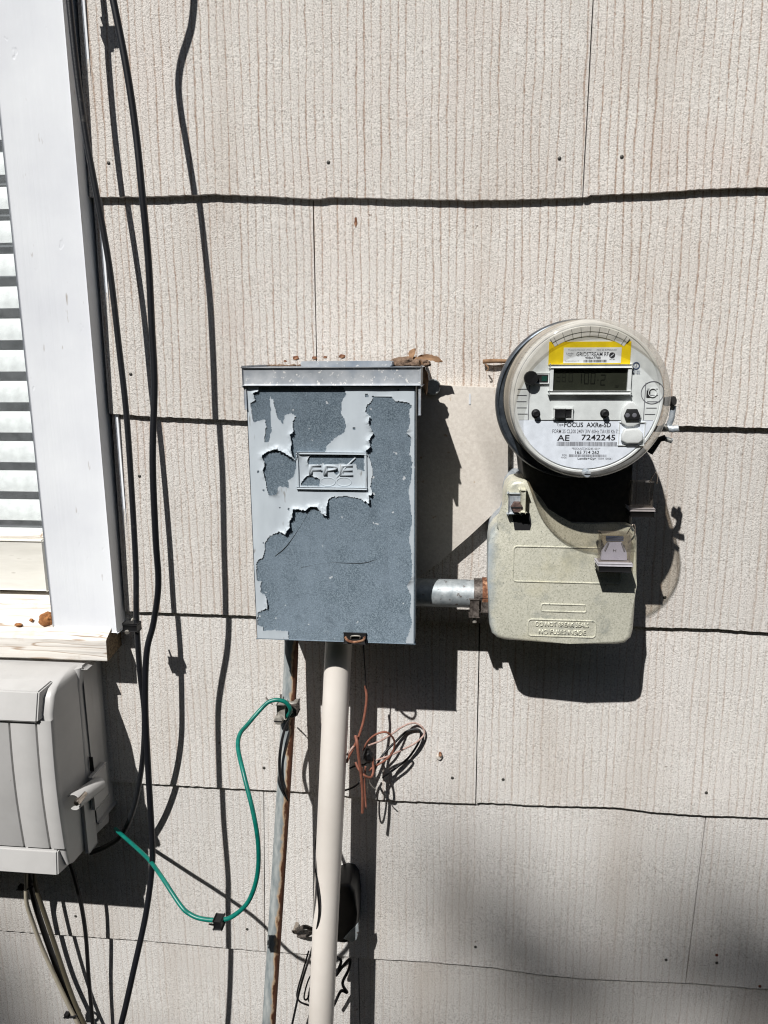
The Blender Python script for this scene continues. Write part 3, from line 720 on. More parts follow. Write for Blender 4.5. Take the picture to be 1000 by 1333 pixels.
def film():
    polys = [pxz(q, BD) for q in (main_px, hole1, hole2, hole3)]
    st = .00075
    xs = np.arange(BX0+.0006, BX1-.0004, st); zs = np.arange(BZ0+.0008, BZ1-.0018, st)
    X, Z = np.meshgrid(xs, zs)
    J = np.vectorize(lambda a, b, s: noise.noise(Vector((a*260, b*260, s))))
    Xn = X+.0011*J(X, Z, 1.)+.0006*J(X*2.7, Z*2.7, 5.); Zn = Z+.0011*J(X, Z, 9.)+.0006*J(X*2.7, Z*2.7, 13.)
    keep = inpoly(Xn, Zn, polys[0])
    for h in polys[1:]: keep &= ~inpoly(Xn, Zn, h)
    big = J(X*.55, Z*.55, 21.)
    keep &= ~(big > .70)
    e = np.minimum.reduce([edist(Xn, Zn, q) for q in polys])
    lift = np.full(X.shape, .00045)
    curls = [(382, 566, 9, 2.6), (382, 590, 13, 4.2), (362, 585, 10, 2.2), (344, 596, 9, 2.6), (345, 614, 8, 1.8), (383, 668, 10, 3.2), (378, 690, 12, 4.2), (400, 663, 10, 2.2), (414, 660, 8, 2.6), (426, 664, 10, 4.4), (483, 652, 8, 3.4), (487, 641, 6, 2.2), (485, 558, 8, 3.2), (481, 578, 9, 3.6), (481, 545, 7, 2.4), (349, 786, 9, 2.2), (334, 514, 7, 2.0), (403, 602, 5, 1.2), (398, 622, 7, 1.2), (410, 622, 6, 1.2), (476, 588, 6, 2.0), (535, 755, 8, 1.8), (531, 563, 7, 1.6), (360, 640, 8, 1.4)]
    for px, py, rp, hmm in curls:
        q = P(px, py, BD); rr = rp*.0009
        gss = np.exp(-((X-q.x)**2+(Z-q.z)**2)/(rr*rr))
        lift += gss*hmm*.0013*np.exp(-e/.0030)
    lift += .0003*np.exp(-e/.002)*(1+J(X*.4, Z*.4, 31.))
    lift += .00035*(1+J(X*.16, Z*.16, 41.))
    idx = -np.ones(X.shape, int); V = []; F = []
    def vid(j, i):
        if idx[j, i] < 0:
            idx[j, i] = len(V); V.append((float(X[j, i]), -(BD+float(lift[j, i])), float(Z[j, i])))
        return int(idx[j, i])
    for j in range(len(zs)-1):
        for i in range(len(xs)-1):
            if keep[j, i] and keep[j+1, i] and keep[j, i+1] and keep[j+1, i+1]:
                F.append((vid(j, i), vid(j, i+1), vid(j+1, i+1), vid(j+1, i)))
    me = bpy.data.meshes.new('paint_film'); me.from_pydata(V, [], F)
    o = link('paint_film', me, MAT['film'], door, ang=70)
    o['label'] = 'pale grey paint flaking and curling off the door'; o['kind'] = 'stuff'
film()
tube('scratch', pxd([(402, 668, BD+.0001), (388, 690, BD+.0001), (372, 712, BD+.0001), (358, 724, BD+.0001)]), .00028, MAT['hole_or_shadow'], door, seg=4, n=3)
tube('scratch', pxd([(392, 739, BD+.0001), (425, 733, BD+.0001), (470, 733, BD+.0001), (490, 728, BD+.0001)]), .00022, MAT['hole_or_shadow'], door, seg=4, n=3)
# embossed maker's panel
qa = P(386, 588, BD); qb = P(478, 637, BD)
frame('logo_frame', qa.x, qb.x, qb.z, qa.z, .0022, BD-.001, BD+.0030, MAT['film'], door, .0007)
q = P(437, 612, BD); text('embossed_letters', 'FPE', P(431, 612, BD).x, q.z, .050, .0125, BD-.0002, MAT['film'], door, extrude=.0022, bold=.012)
tube('embossed_bolt', [P(438, 622, BD+.0002), P(445, 614, BD+.0008), P(452, 606, BD+.0008), P(463, 596, BD+.0002)], .0010, MAT['film'], door, n=3, seg=6)
for k, (a, b) in enumerate(((427, 627), (448, 627))):
    q = P(a, b, BD); bm = bmesh.new(); add_tube(bm, [Vector((q.x+.0085*math.cos(t), -BD-.0006, q.z+.0048*math.sin(t))) for t in [i*2*math.pi/16 for i in range(17)]], .0007, 6, 2); from_bm('embossed_ring', bm, MAT['film'], door)
# hasp tab with rusty staple and seal wire
qa = P(448, 826, BD); qb = P(477, 837, BD)
hasp = box('hasp_tab', qa.x, qb.x, .1205, .1225, BZ0-.0015, qa.z+.003, MAT['hole_or_shadow'], dbox, bev=.0006)
tube('staple', [P(450, 830, .123), P(453, 834, .132), P(462, 836, .139), P(472, 834, .132), P(475, 830, .123)], .0016, MAT['rust'], hasp, n=4, seg=8)
tube('staple', [P(457, 831, .1225), P(458, 828, .125), P(468, 828, .125), P(469, 831, .1225)], .0009, MAT['clampl'], hasp, n=3, seg=8)
# debris on the hood
bm = bmesh.new()
for k in range(330):
    t = random.random()
    x = P(430+110*t**.6, 476, .04).x if k < 150 else P(345+190*random.random(), 476, .02).x
    d = random.uniform(.004, .06) if k < 150 else random.uniform(.004, .02); r = random.uniform(.0012, .0032)
    c = Vector((x, -d, ZC-.0102+r*.3)); rr = bmesh.ops.create_icosphere(bm, subdivisions=1, radius=r)
    for v in rr['verts']: v.co = Vector((c.x+v.co.x*random.uniform(.8, 1.7), c.y+v.co.y, c.z+v.co.z*.6))
tag(from_bm('dirt_grains', bm, MAT['dirt'], smooth=False), 'brown dirt grains gathered on top of the disconnect box', 'dirt', kind='stuff')
def leaf(px, py, d, wd, ht, rot, label, curl=.35, mat='leaf'):
    c = P(px, py, d); n = 10; V = []; F = []
    for i in range(n+1):
        t = i/n; hw = ht*math.sin(math.pi*min(1, t*.95+.05))**.7*(.8+.4*noise.noise(Vector((t*6, px, 0))))
        for s in (-1, 0, 1):
            x = (t-.5)*wd; z = s*hw*.5+curl*wd*.35*math.sin(t*math.pi); y = -.004*abs(s)*math.cos(t*3)+s*.003
            xr = x*math.cos(rot)-z*math.sin(rot); zr = x*math.sin(rot)+z*math.cos(rot)
            V.append((c.x+xr, c.y+y, c.z+zr))
    m = len(V); V += [(a, b-.0006, e) for a, b, e in V]
    for i in range(n):
        for s in (0, 1):
            p = i*3+s; F.append((p, p+1, p+4, p+3)); F.append((m+p, m+p+3, m+p+4, m+p+1))
    for i in range(n):
        for s in (0, 2):
            p = i*3+s; F.append((p, p+3, m+p+3, m+p))
    me = bpy.data.meshes.new('dried_leaf'); me.from_pydata(V, [], F)
    return tag(link('dried_leaf', me, MAT[mat], ang=60), label, 'leaf', 'dead leaves on top of the disconnect box')
leaf(531, 470, .050, .044, .009, .05, 'flat brown dead leaf humped on the disconnect box top', .12)
leaf(561, 468, .055, .030, .009, -.22, 'curled tan dead leaf sticking out past the disconnect box corner', .2)
leaf(538, 460, .045, .013, .010, 1.2, 'small upright dead leaf tip standing above the others')
leaf(551, 492, .080, .040, .010, -1.40, 'dark dead leaf hanging down the disconnect box right side', .1)
q = P(524, 469, .055); lump('debris_clump', Vector((q.x, q.y, ZC-.0065)), .0085, (1.9, 1, .75), MAT['dirt'], 'brown clump of rotted debris on the box top beside the leaves', 'debris', 6.)
q = P(548, 473, .070); lump('debris_clump', Vector((q.x, q.y, ZC-.0070)), .0070, (1.6, 1.2, .7), MAT['dirt'], 'dark debris clump at the right corner of the box top', 'debris', 9.)
# rust specks on the wall just above the box
for px, py, sz_, wh in ((372, 470, .5, 'smallest and leftmost orange rust fleck above the disconnect box'), (386, 466, 1.0, 'large orange rust fleck on the wall above the disconnect box left half'),
                     (410, 466, .8, 'orange rust fleck right below the vertical shingle joint'), (424, 465, .6, 'small orange rust fleck between two bigger ones above the box'), (446, 464, 1.0, 'rightmost big orange rust fleck above the disconnect box')):
    q = P(px, py, .004)
    o_, ri_ = shingle_at(q.x, q.z); lump('rust_fleck', Vector((q.x, -face_d(ri_, q.x, q.z), q.z)), .0030*sz_, (1.3, .35, .9), MAT['rust'], wh, 'rust', px*.1)['group'] = 'rust flecks above the disconnect box'
q = P(463, 289, .004); o_, ri_ = shingle_at(q.x, q.z); lump('rust_fleck', Vector((q.x, -face_d(ri_, q.x, q.z), q.z)), .0024, (.7, .25, 2.6), MAT['rust'], 'lone orange rust drip on the upper wall', 'rust', 2.2)

# ------------------------------------------------------------------ plate between the box and the meter, its hub and splinter
pl = [(540, 499), (600, 503), (662, 505), (662, 655), (640, 671), (610, 699), (575, 729), (540, 757)]
o = prism('backing_plate', pxz(pl, .024), .004, .024, MAT['plate'], bev=.0015, seg=2); tag(o, 'smooth cream backing plate between the disconnect box and the meter', 'plate')
q = P(566, 497, .02)
bm = bmesh.new(); add_lathe(bm, Vector((q.x-.002, 0, q.z-.006)), [(0, .030), (.0085, .030), (.0096, .0285), (.0096, .0245), (0, .0245)], 24)
tag(from_bm('knockout_cap', bm, MAT['galv']), 'round grey metal cap peeking out at the plate top corner', 'cap')
o = tube('wood_splinter', [P(629, 471, .012), P(640, 470, .014), P(652, 470, .013), P(664, 471, .010)], lambda t: .0028-.0004*t, MAT['leaf'], n=4, seg=7); tag(o, 'brown splinter sticking out of the wall left of the meter', 'splinter')
o = tube('wire_tail', [P(632, 474, .018), P(636, 479, .02), P(634, 483, .018)], .0009, MAT['leaf'], n=3, seg=5); tag(o, 'tiny brown twig under the splinter by the meter', 'twig')
q = P(590, 508, .0245); quad_print('paint_scuff', [(q.x+.019, q.x+.0215, q.z-.017, q.z-.004)], .0247, MAT['label2'], bpy.data.objects['backing_plate'])

# ------------------------------------------------------------------ nipple conduit between box and socket
nip = thing('conduit_nipple', 'short galvanised conduit joining the disconnect box and the meter socket', 'conduit', P(600, 790, .05))
a = P(545, 771, .062); b = P(652, 769, .062)
tube('pipe', [Vector((a.x-.02, -.062, a.z)), Vector((b.x+.01, -.062, a.z))], .0172, MAT['galv'], nip, seg=24, n=1)
c0 = P(617, 769, .066); c1 = P(640, 769, .066)
tube('connector', [Vector((c0.x, -.062, a.z)), Vector((c1.x, -.062, a.z))], .0192, MAT['clampm'], nip, seg=20, n=1)
tube('rusty_collar', [Vector((c0.x+.010, -.062, a.z)), Vector((c1.x+.003, -.062, a.z))], .0206, MAT['rust'], nip, seg=20, n=1)
q = P(617, 790, .075)
box('clamp_ear', q.x-.005, q.x+.006, .066, .084, q.z-.010, q.z+.012, MAT['clampm'], nip, bev=.001)
box('clamp_ear', q.x+.008, q.x+.017, .066, .082, q.z-.004, q.z+.014, MAT['clampm'], nip, bev=.001)
tube('clamp_screw', [P(617, 795, .078), P(618, 804, .078)], .0040, MAT['clampl'], nip, seg=10, n=1)
tube('clamp_screw', [P(618, 804, .078), P(618, 810, .078)], .0028, MAT['clampl'], nip, seg=10, n=1)

# ------------------------------------------------------------------ meter socket
MC = Vector((.126, 0, ZC-.0418))            # meter axis
sock = thing('meter_socket', 'pale yellow-grey cast meter socket box below the round meter', 'electrical box', (.12, 0, ZC-.33))
neck = [(MC.x-.045, MC.z-.145), (MC.x+.070, MC.z-.145)]
for k in range(25):
    t = R(-20+220*k/24); neck.append((MC.x+.066*math.cos(t), MC.z+.066*math.sin(t)))
prism('socket_body', neck, .006, .098, MAT['shadecast'], sock, bev=.004)
lathe('socket_rim', MC+Vector((-.003, 0, -.0035)), [(.066, .097), (.078, .097), (.082, .1), (.082, .106), (.080, .108), (.066, .108)], MAT['shadecast'], sock, 64)
out = [(657, 645), (660, 633), (666, 626), (673, 624), (683, 624), (689, 627), (693, 636), (699, 652), (708, 666), (724, 676), (745, 680), (772, 681), (800, 680), (815, 680), (823, 684), (827, 690), (829, 700), (828, 760), (824, 818), (821, 829), (813, 836), (802, 838), (740, 836), (657, 832), (647, 829), (640, 823), (637, 812), (635, 760), (636, 705), (638, 694), (644, 685), (652, 678), (656, 668)]
cov_xz = pxz(out, .100)
sc_ = prism('socket_cover', cov_xz, .058, .105, MAT['socket'], sock, bev=.0060, seg=5, ang=50)
def shrink(xz, k, dx=0, dz=0):
    cx = sum(p[0] for p in xz)/len(xz); cz = sum(p[1] for p in xz)/len(xz)
    return [(cx+(x-cx)*k+dx, cz+(z-cz)*k+dz) for x, z in xz]
prism('socket_back', shrink([p for p in cov_xz if p[1] < ZC-.13], .965, 0, .001), .004, .0575, MAT['zinc'], sock)
def emb_rim(x0, x1, z0, z1, r, d):
    pts = rrect(x0, x1, z0, z1, r, 4); bm = bmesh.new()
    add_tube(bm, [Vector((x, -d, z)) for x, z in pts+[pts[0]]], .0009, 6, 1, caps=False)
    return from_bm('embossed_rim', bm, MAT['socket'], sc_)
SD = .1051
def at(px, py, d=SD): return P(px, py, d)
a, b = at(669, 711), at(808, 760); emb_rim(a.x, b.x, b.z, a.z, .004, SD)
a, b = at(688, 806), at(775, 830); emb_rim(a.x, b.x, b.z, a.z, .004, SD)
a, b = at(705, 786), at(763, 797); emb_rim(a.x, b.x, b.z, a.z, .002, SD)
a = at(732, 813); text('embossed_letters', 'DO NOT BREAK SEALS', a.x, a.z, .0605, .0058, SD-.0004, MAT['socket'], sc_, extrude=.0010, bold=.01)
a = at(732, 823); text('embossed_letters', 'NO FUSES INSIDE', a.x, a.z, .0535, .0058, SD-.0004, MAT['socket'], sc_, extrude=.0010, bold=.01)
# lug and bolt on the ear
a, b = at(662, 641), at(684, 689)
lug = box('lug', a.x, b.x-.006, .100, .1125, at(662, 667).z, a.z, MAT['zinc'], sock, bev=.002, seg=3)
box('lug_cheek', b.x-.0075, b.x-.002, .100, .1165, at(684, 664).z, at(684, 636).z, MAT['socket'], lug, bev=.002)
q = at(673, 660, .115); bm = bmesh.new(); add_lathe(bm, q, [(.0065, .104), (.0070, .1155), (.0062, .1175), (0, .1178)], 6)
bolt = from_bm('bolt', bm, MAT['bolt'], lug, ang=25)
box('bolt_slot', q.x-.0062, q.x+.0062, .1176, .1182, q.z-.0008, q.z+.0008, MAT['hole_or_shadow'], bolt)
a, b = at(668, 668), at(689, 690)
prism('lug_shadow', pxz([(667, 671), (690, 668), (692, 682), (690, 690), (670, 690)], SD), .1, .1054, MAT['hole_or_shadow'], sc_)  # black inset paints the shadow cast by the lug

# ------------------------------------------------------------------ electric meter
met = thing('electric_meter', 'round glass-covered digital electric meter on the right', 'electric meter', MC+Vector((0, -.108, -.09)))
RC = MC+Vector((-.0035, 0, -.004))
lathe('sealing_ring', RC, [(.074, .1085), (.0822, .1085), (.0836, .111), (.0842, .116), (.0836, .122), (.0824, .1255), (.0810, .1262), (.0804, .1240), (.075, .1235)], MAT['ring'], met, 96)
lathe('base_disc', MC, [(0, .1230), (.0775, .1230), (.0790, .1265), (.0760, .130), (0, .130)], MAT['facew'], met, 96)
lathe('glass_cover', MC, [(.0800, .1245), (.0798, .1285), (.0788, .131), (.0782, .150), (.0775, .178), (.0768, .186)], MAT['skirt'], met, 96)
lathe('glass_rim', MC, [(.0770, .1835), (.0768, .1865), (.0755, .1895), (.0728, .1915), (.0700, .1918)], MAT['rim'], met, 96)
lathe('front_glass', MC, [(.0699, .1918), (.05, .1935), (.025, .1945), (0, .1948)], MAT['front'], met, 96)
# inner collar with its moulded blocks
lathe('collar', MC, [(.0748, .132), (.0742, .155), (.0735, .166), (.0722, .1688), (.0700, .1690), (.0690, .1660)], MAT['collar'], met, 96)
lathe('collar_lip', MC, [(.0738, .1660), (.0746, .1675), (.0748, .1695), (.0738, .1706), (.0722, .1708), (.0713, .1700), (.0710, .1665)], MAT['facew'], met, 96)
FD = .1705
face = lathe('face_plate', MC, [(.0712, .1650), (.0712, .1700), (.0706, FD), (0, FD)], MAT['face'], met, 96)
def f(px, py, d=FD): return P(px, py, d)
def circle_in(px, py): q = f(px, py); return q
# lower nameplate: disc segment
a = f(697, 547); segp = [(a.x, a.z), ((b := f(845, 549)).x, b.z)]
r_ = .0700; z_ = a.z-MC.z
t0 = math.asin(z_/r_)
for k in range(33):
    t = t0-(math.pi+2*t0)*k/32; segp.append((MC.x+r_*math.cos(t), MC.z+r_*math.sin(t)))
segp = [p for p in segp if p[1] <= a.z+1e-6][2:]
prism('nameplate', segp, FD, FD+.0006, MAT['label'], face)
ND = FD+.0008
def ftext(body, px, py, wpx, hpx, mat='ink', d=ND, bold=0., sp=1.0, name='printed_text'):
    q = f(px, py, d); wv = f(px+wpx/2, py, d).x-f(px-wpx/2, py, d).x; hv = f(px, py-hpx/2, d).z-f(px, py+hpx/2, d).z
    return text(name, body, q.x, q.z, wv, hv, d, MAT[mat], face, bold=bold, spacing=sp)
def bars(px0, px1, py, hpx, mat='greyink', seed=1, d=ND):
    rnd = random.Random(seed); a = f(px0, py-hpx/2, d); b = f(px1, py+hpx/2, d); rects = []; x = a.x
    while x < b.x-.0004:
        wv = rnd.choice((.00025, .0004, .0006)); rects.append((x, min(x+wv, b.x), b.z, a.z)); x += wv+rnd.choice((.00022, .00035, .0005))
    quad_print('barcode', rects, d, MAT[mat], face)
ftext('Type', 729, 553, 9, 4, 'greyink')
ftext('FOCUS  AXRe-SD', 765, 553, 61, 6.2, 'ink', bold=.018)
ftext('FORM 2S CL200 240V 3W 60Hz TA=30 Kh 7.2', 763, 561.5, 88, 5, 'greyink', bold=.006)
ftext('AE', 733.5, 570, 16, 7.6, 'ink', bold=.016); ftext('7242245', 779, 569.5, 44, 7.6, 'ink', bold=.014)
bars(725, 803, 578, 6)
ftext('*RXXAE7242245 001*', 763, 584, 37, 3, 'greyink'); ftext('165 714 262', 764.5, 588.8, 31, 4.4, 'ink', bold=.008)
bars(741, 790, 593.2, 3.6, seed=5); ftext('FOR', 735, 592.5, 6, 2.2, 'greyink'); ftext('MADE', 734, 595.5, 7, 2.2, 'greyink')
ftext('Landis+Gyr', 764, 597.3, 24, 3.6, 'ink', bold=.012); ftext('10/04 100061', 788, 597, 18, 2.4, 'greyink')
a, b = f(696, 546.5), f(812, 547.5); box('seam', a.x, b.x, FD-.001, FD+.0009, b.z-.0002, a.z, MAT['hole_or_shadow'], face, smooth=False)
# yellow sticker with its white label
a, b = f(715, 445), f(820, 475)
yp = [(x, z) for x, z in [(a.x, b.z), (b.x, b.z)]]
for k in range(13):
    x = b.x+(a.x-b.x)*k/12; yp.append((x, min(a.z, MC.z+math.sqrt(max(.0698**2-(x-MC.x)**2, 0)))))
prism('yellow_sticker', yp, FD, FD+.0006, MAT['yellow'], face)
a, b = f(734, 452.5), f(808, 472.5); box('white_label', a.x, b.x, FD+.0004, FD+.0009, b.z, a.z, MAT['label2'], face, smooth=False)
LD = FD+.0011
ftext('GRIDSTREAM RF', 771.5, 461, 42, 5.2, 'ink', LD, .006); ftext('90BA7788', 772, 465.8, 20, 3.2, 'ink', LD, .01)
bars(760, 790, 470, 3.2, 'ink', 9, LD); ftext('Landis', 742, 460, 9, 2.2, 'greyink', LD); ftext('+Gyr', 742, 463, 6, 2.2, 'greyink', LD)
ftext('Property Contact Utility', 755, 455.5, 30, 1.8, 'greyink', LD); ftext('FCC ID R7PEGXXX', 790, 455.5, 26, 1.8, 'greyink', LD); ftext('Complies with part 15', 744.5, 470, 18, 1.6, 'greyink', LD)
q = f(797, 462.5, LD); bm = bmesh.new(); bmesh.ops.create_circle(bm, cap_ends=True, segments=24, radius=.0029, matrix=Matrix.Translation((q.x, -LD, q.z)) @ Matrix.Rotation(R(90), 4, 'X')); from_bm('round_logo', bm, MAT['ink'], face, smooth=False)
me = bpy.data.meshes.new('logo_bolt'); me.from_pydata([(q.x+a_*.001, -LD-.0002, q.z+b_*.001) for a_, b_ in ((1.9, 2.2), (.1, .2), (1.0, .2), (-1.9, -2.2), (-.1, -.4), (-1.0, -.4))], [], [(0, 1, 2), (1, 5, 4, 2), (3, 4, 5)]); link('logo_bolt', me, MAT['label2'], face, smooth=False)
ftext('NO RF', 797, 467.8, 7, 1.6, 'ink', LD)
# display
a, b = f(716, 474.5), f(819.5, 513)
bez = frame('display_bezel', a.x, b.x, b.z, a.z, .0034, FD-.0005, FD+.0042, MAT['facew'], face, .0012)
a, b = f(719.5, 478), f(816, 509.5); lcd = box('display', a.x, b.x, FD-.0005, FD+.0012, b.z, a.z, MAT['lcd'], face, smooth=False)
def seg_digit(px, py, wpx, hpx, segs, mat, d=FD+.0015):
    q = f(px, py, d); s = f(px+1, py, d).x-q.x; w_, h_ = wpx*s/2, hpx*s/2; t = .0007; g_ = .0003
    R_ = {'a': (-w_, w_, h_-t, h_), 'g': (-w_+t, w_-t, -t/2, t/2), 'd': (-w_, w_, -h_, -h_+t), 'b': (w_-t, w_, g_, h_-t-g_), 'c': (w_-t, w_, -h_+t+g_, -g_), 'f': (-w_, -w_+t, g_, h_-t-g_), 'e': (-w_, -w_+t, -h_+t+g_, -g_)}
    quad_print('segment_digit', [(q.x+R_[k][0], q.x+R_[k][1], q.z+R_[k][2], q.z+R_[k][3]) for k in segs], d, MAT[mat], lcd)
seg_digit(755, 492.5, 5, 15, 'bc', 'seg'); seg_digit(763.5, 492.5, 6, 15, 'abcdef', 'seg'); seg_digit(772, 492.5, 6, 15, 'abcdef', 'seg')
seg_digit(778.5, 494.5, 3.5, 15, 'g', 'seg'); seg_digit(785, 494.5, 6, 14, 'abged', 'seg')
for px in (727, 734): seg_digit(px, 491, 5, 12, 'abcdefg', 'ghost')
seg_digit(743, 491, 5.5, 12, 'abcdef', 'ghost'); seg_digit(803, 503, 5, 3, 'ad', 'ghost')
# left knob with its slot
q = f(691.5, 492, FD+.006); bm = bmesh.new()
add_lathe(bm, q, [(.0069, FD), (.0070, FD+.007), (.0064, FD+.0082), (0, FD+.0084)], 14); from_bm('knob', bm, MAT['blackp'], face, ang=50)
a, b = f(698, 487.5), f(713, 497.5); box('slot_frame', a.x, b.x+.0012, FD, FD+.0022, b.z-.0012, a.z+.0012, MAT['facew'], face, bev=.0004)
box('slot', a.x, b.x, FD+.0018, FD+.0026, b.z, a.z, MAT['hole_or_shadow'], face, smooth=False)
a, b = f(705, 489.5), f(712, 496); box('circuit_board', a.x, b.x, FD+.0024, FD+.0029, b.z, a.z, MAT['pcb'], face, smooth=False)
# approval mark
q = f(828, 476); bm = bmesh.new(); add_lathe(bm, Vector((q.x, 0, q.z)), [(.0030, FD+.0003), (.0036, FD+.0006), (.0026, FD+.0006)], 24); from_bm('approval_ring', bm, MAT['blueink'], face)
ftext('UL', 828, 476, 4, 3.6, 'blueink', FD+.0007, .01); ftext('LISTED', 828, 483, 11, 2, 'blueink', FD+.0007); ftext('METER', 828, 486, 11, 2, 'blueink', FD+.0007)
# reset circle with its little square
q = f(849.5, 511); bm = bmesh.new(); add_lathe(bm, Vector((q.x, 0, q.z)), [(.0112, FD), (.0112, FD+.0005), (.0106, FD+.0005), (.0106, FD)], 40); from_bm('round_rim', bm, MAT['greyink'], face)
bm = bmesh.new(); add_lathe(bm, Vector((q.x, 0, q.z)), [(.0044, FD), (.0044, FD+.0012), (.0038, FD+.0012), (.0036, FD)], 30); from_bm('round_rim', bm, MAT['facew'], face)
a, b = f(842, 508), f(846, 517); box('square_hole', a.x, b.x, FD, FD+.0008, b.z, a.z, MAT['hole_or_shadow'], face, smooth=False)
# two stud posts, link connector, optical port
for px in (697.5, 787):
    q = f(px, 538, FD); bm = bmesh.new(); add_lathe(bm, Vector((q.x, 0, q.z)), [(.0044, FD), (.0044, FD+.0008), (.0030, FD+.0012), (.0030, FD+.0065), (.0022, FD+.0072), (0, FD+.0068)], 18); from_bm('post', bm, MAT['blackp'], face)
a, b = f(720.5, 530.5), f(745, 545.5); frame('connector_frame', a.x, b.x, b.z, a.z, .0012, FD, FD+.0032, MAT['facew'], face)
a, b = f(722, 532), f(735, 543); box('connector', a.x, b.x, FD, FD+.0050, b.z, a.z, MAT['blackp'], face, bev=.0004)
a, b = f(735, 533.5), f(742.5, 541.5); box('connector', a.x+.0001, b.x, FD, FD+.0038, b.z, a.z, MAT['blackp'], face, bev=.0004)
prism('port_mount', pxz([(808, 540), (811, 529), (817, 523), (824, 523), (830, 529), (834, 540), (832, 551), (824, 555), (815, 555), (808, 550)], FD), FD, FD+.0038, MAT['facew'], face, bev=.0012)
port = prism('optical_port', pxz([(811, 541), (815, 532), (828, 532), (832, 541), (830, 546), (813, 546)], FD), FD, FD+.0068, MAT['hole_or_shadow'], face, bev=.0008)
for px in (817, 826):
    q = f(px, 540.5, FD+.0068); lathe('port_lens', q, [(.0022, FD+.0065), (.0022, FD+.0072), (0, FD+.0076)], MAT['greyink'], port, 14)
prism('magnet_plate', pxz([(808, 566), (812, 558), (830, 557), (836, 564), (836, 572), (830, 577), (814, 577), (808, 573)], FD), FD, FD+.0052, MAT['facew'], face, bev=.0018)
a, b = f(806, 549), f(838, 580); frame('port_frame', a.x, b.x, b.z, a.z, .0007, FD, FD+.0016, MAT['facew'], face)
# moulded ticks round the rim and the collar blocks
bm = bmesh.new()
for k in range(26):
    t = R(28+124*k/25); c, s = math.cos(t), math.sin(t)
    for rr0, rr1, dd in ((.0718, .0748, .150),):
        p0 = Vector((MC.x+rr1*c, -.134, MC.z+rr1*s)); p1 = Vector((MC.x+.0738*c, -.1665, MC.z+.0738*s)); add_tube(bm, [p0, p1], .00035, 4, 1)
from_bm('collar_grooves', bm, MAT['greyink'], met)
bm = bmesh.new()
for sx in (-1, 1):
    for k in range(7):
        z = MC.z+.010-.0062*k; xo = math.sqrt(.0690**2-(z-MC.z)**2)
        add_box(bm, *(sorted((MC.x+sx*xo, MC.x+sx*(xo-.010)))), FD-.001, FD+.0005, z-.00022, z+.00022)
from_bm('face_ticks', bm, MAT['greyink'], face, smooth=False)
for a0_, a1_ in ((57, 123),):
    bm = bmesh.new(); add_lathe(bm, MC, [(.0604, FD-.0005), (.0610, FD+.0008), (.0650, FD+.0012), (.0656, FD+.0019), (.0702, FD+.0024), (.0706, FD-.0005)], 40, R(a0_), R(a1_))
    from_bm('ribbed_band', bm, MAT['facew'], face)
    bm = bmesh.new()
    for k in range(9):
        t = R(a0_+3+(a1_-a0_-6)*k/8); c, s_ = math.cos(t), math.sin(t)
        add_tube(bm, [Vector((MC.x+r*c, -FD-h, MC.z+r*s_)) for r, h in ((.0608, .0008), (.0650, .0012), (.0656, .0019), (.0702, .0024))], .0003, 5, 1)
    from_bm('band_ribs', bm, MAT['midgrey'], face)
# rounded gutter line down each side of the face
bm = bmesh.new()
for sx in (-1, 1):
    add_tube(bm, [Vector((MC.x+sx*.0565, -FD-.0001, MC.z+.016)), Vector((MC.x+sx*.0565, -FD-.0001, MC.z-.026))], .0004, 5, 1)
from_bm('face_gutter', bm, MAT['greyink'], face)
q = P(763.5, 616, .186); lathe('rim_screw', q, [(.0038, .180), (.0040, .1905), (.0030, .192), (0, .192)], MAT['zinc'], met, 18)
box('screw_slot', q.x-.003, q.x+.003, .1919, .1924, q.z-.0004, q.z+.0004, MAT['hole_or_shadow'], met, smooth=False)
# lock hardware on the right of the sealing ring
lk = thing('ring_lock', 'small zinc lock hardware on the right rim of the meter', 'lock', P(872, 560, .118))
def barp(name, pts, r, mat, flat=1.0): return tube(name, pxd(pts), r, MAT[mat], lk, seg=8, n=1, flat=flat)
barp('lock_stud', [(866, 523, .120), (878, 522, .128)], .0050, 'blackp'); barp('lock_arm', [(877, 528, .122), (874, 545, .122), (869, 557, .12)], .0032, 'zinc')
barp('lock_foot', [(862, 556, .120), (876, 559, .124), (884, 558, .126)], .0036, 'zinc', .7); barp('lock_tab', [(846, 590, .122), (858, 572, .124), (866, 570, .124)], .0034, 'blackp'); barp('lock_tip', [(865, 571, .124), (875, 574, .128)], .0026, 'zinc')
barp('lock_stem', [(876, 517, .121), (875, 533, .121)], .0022, 'blackp')

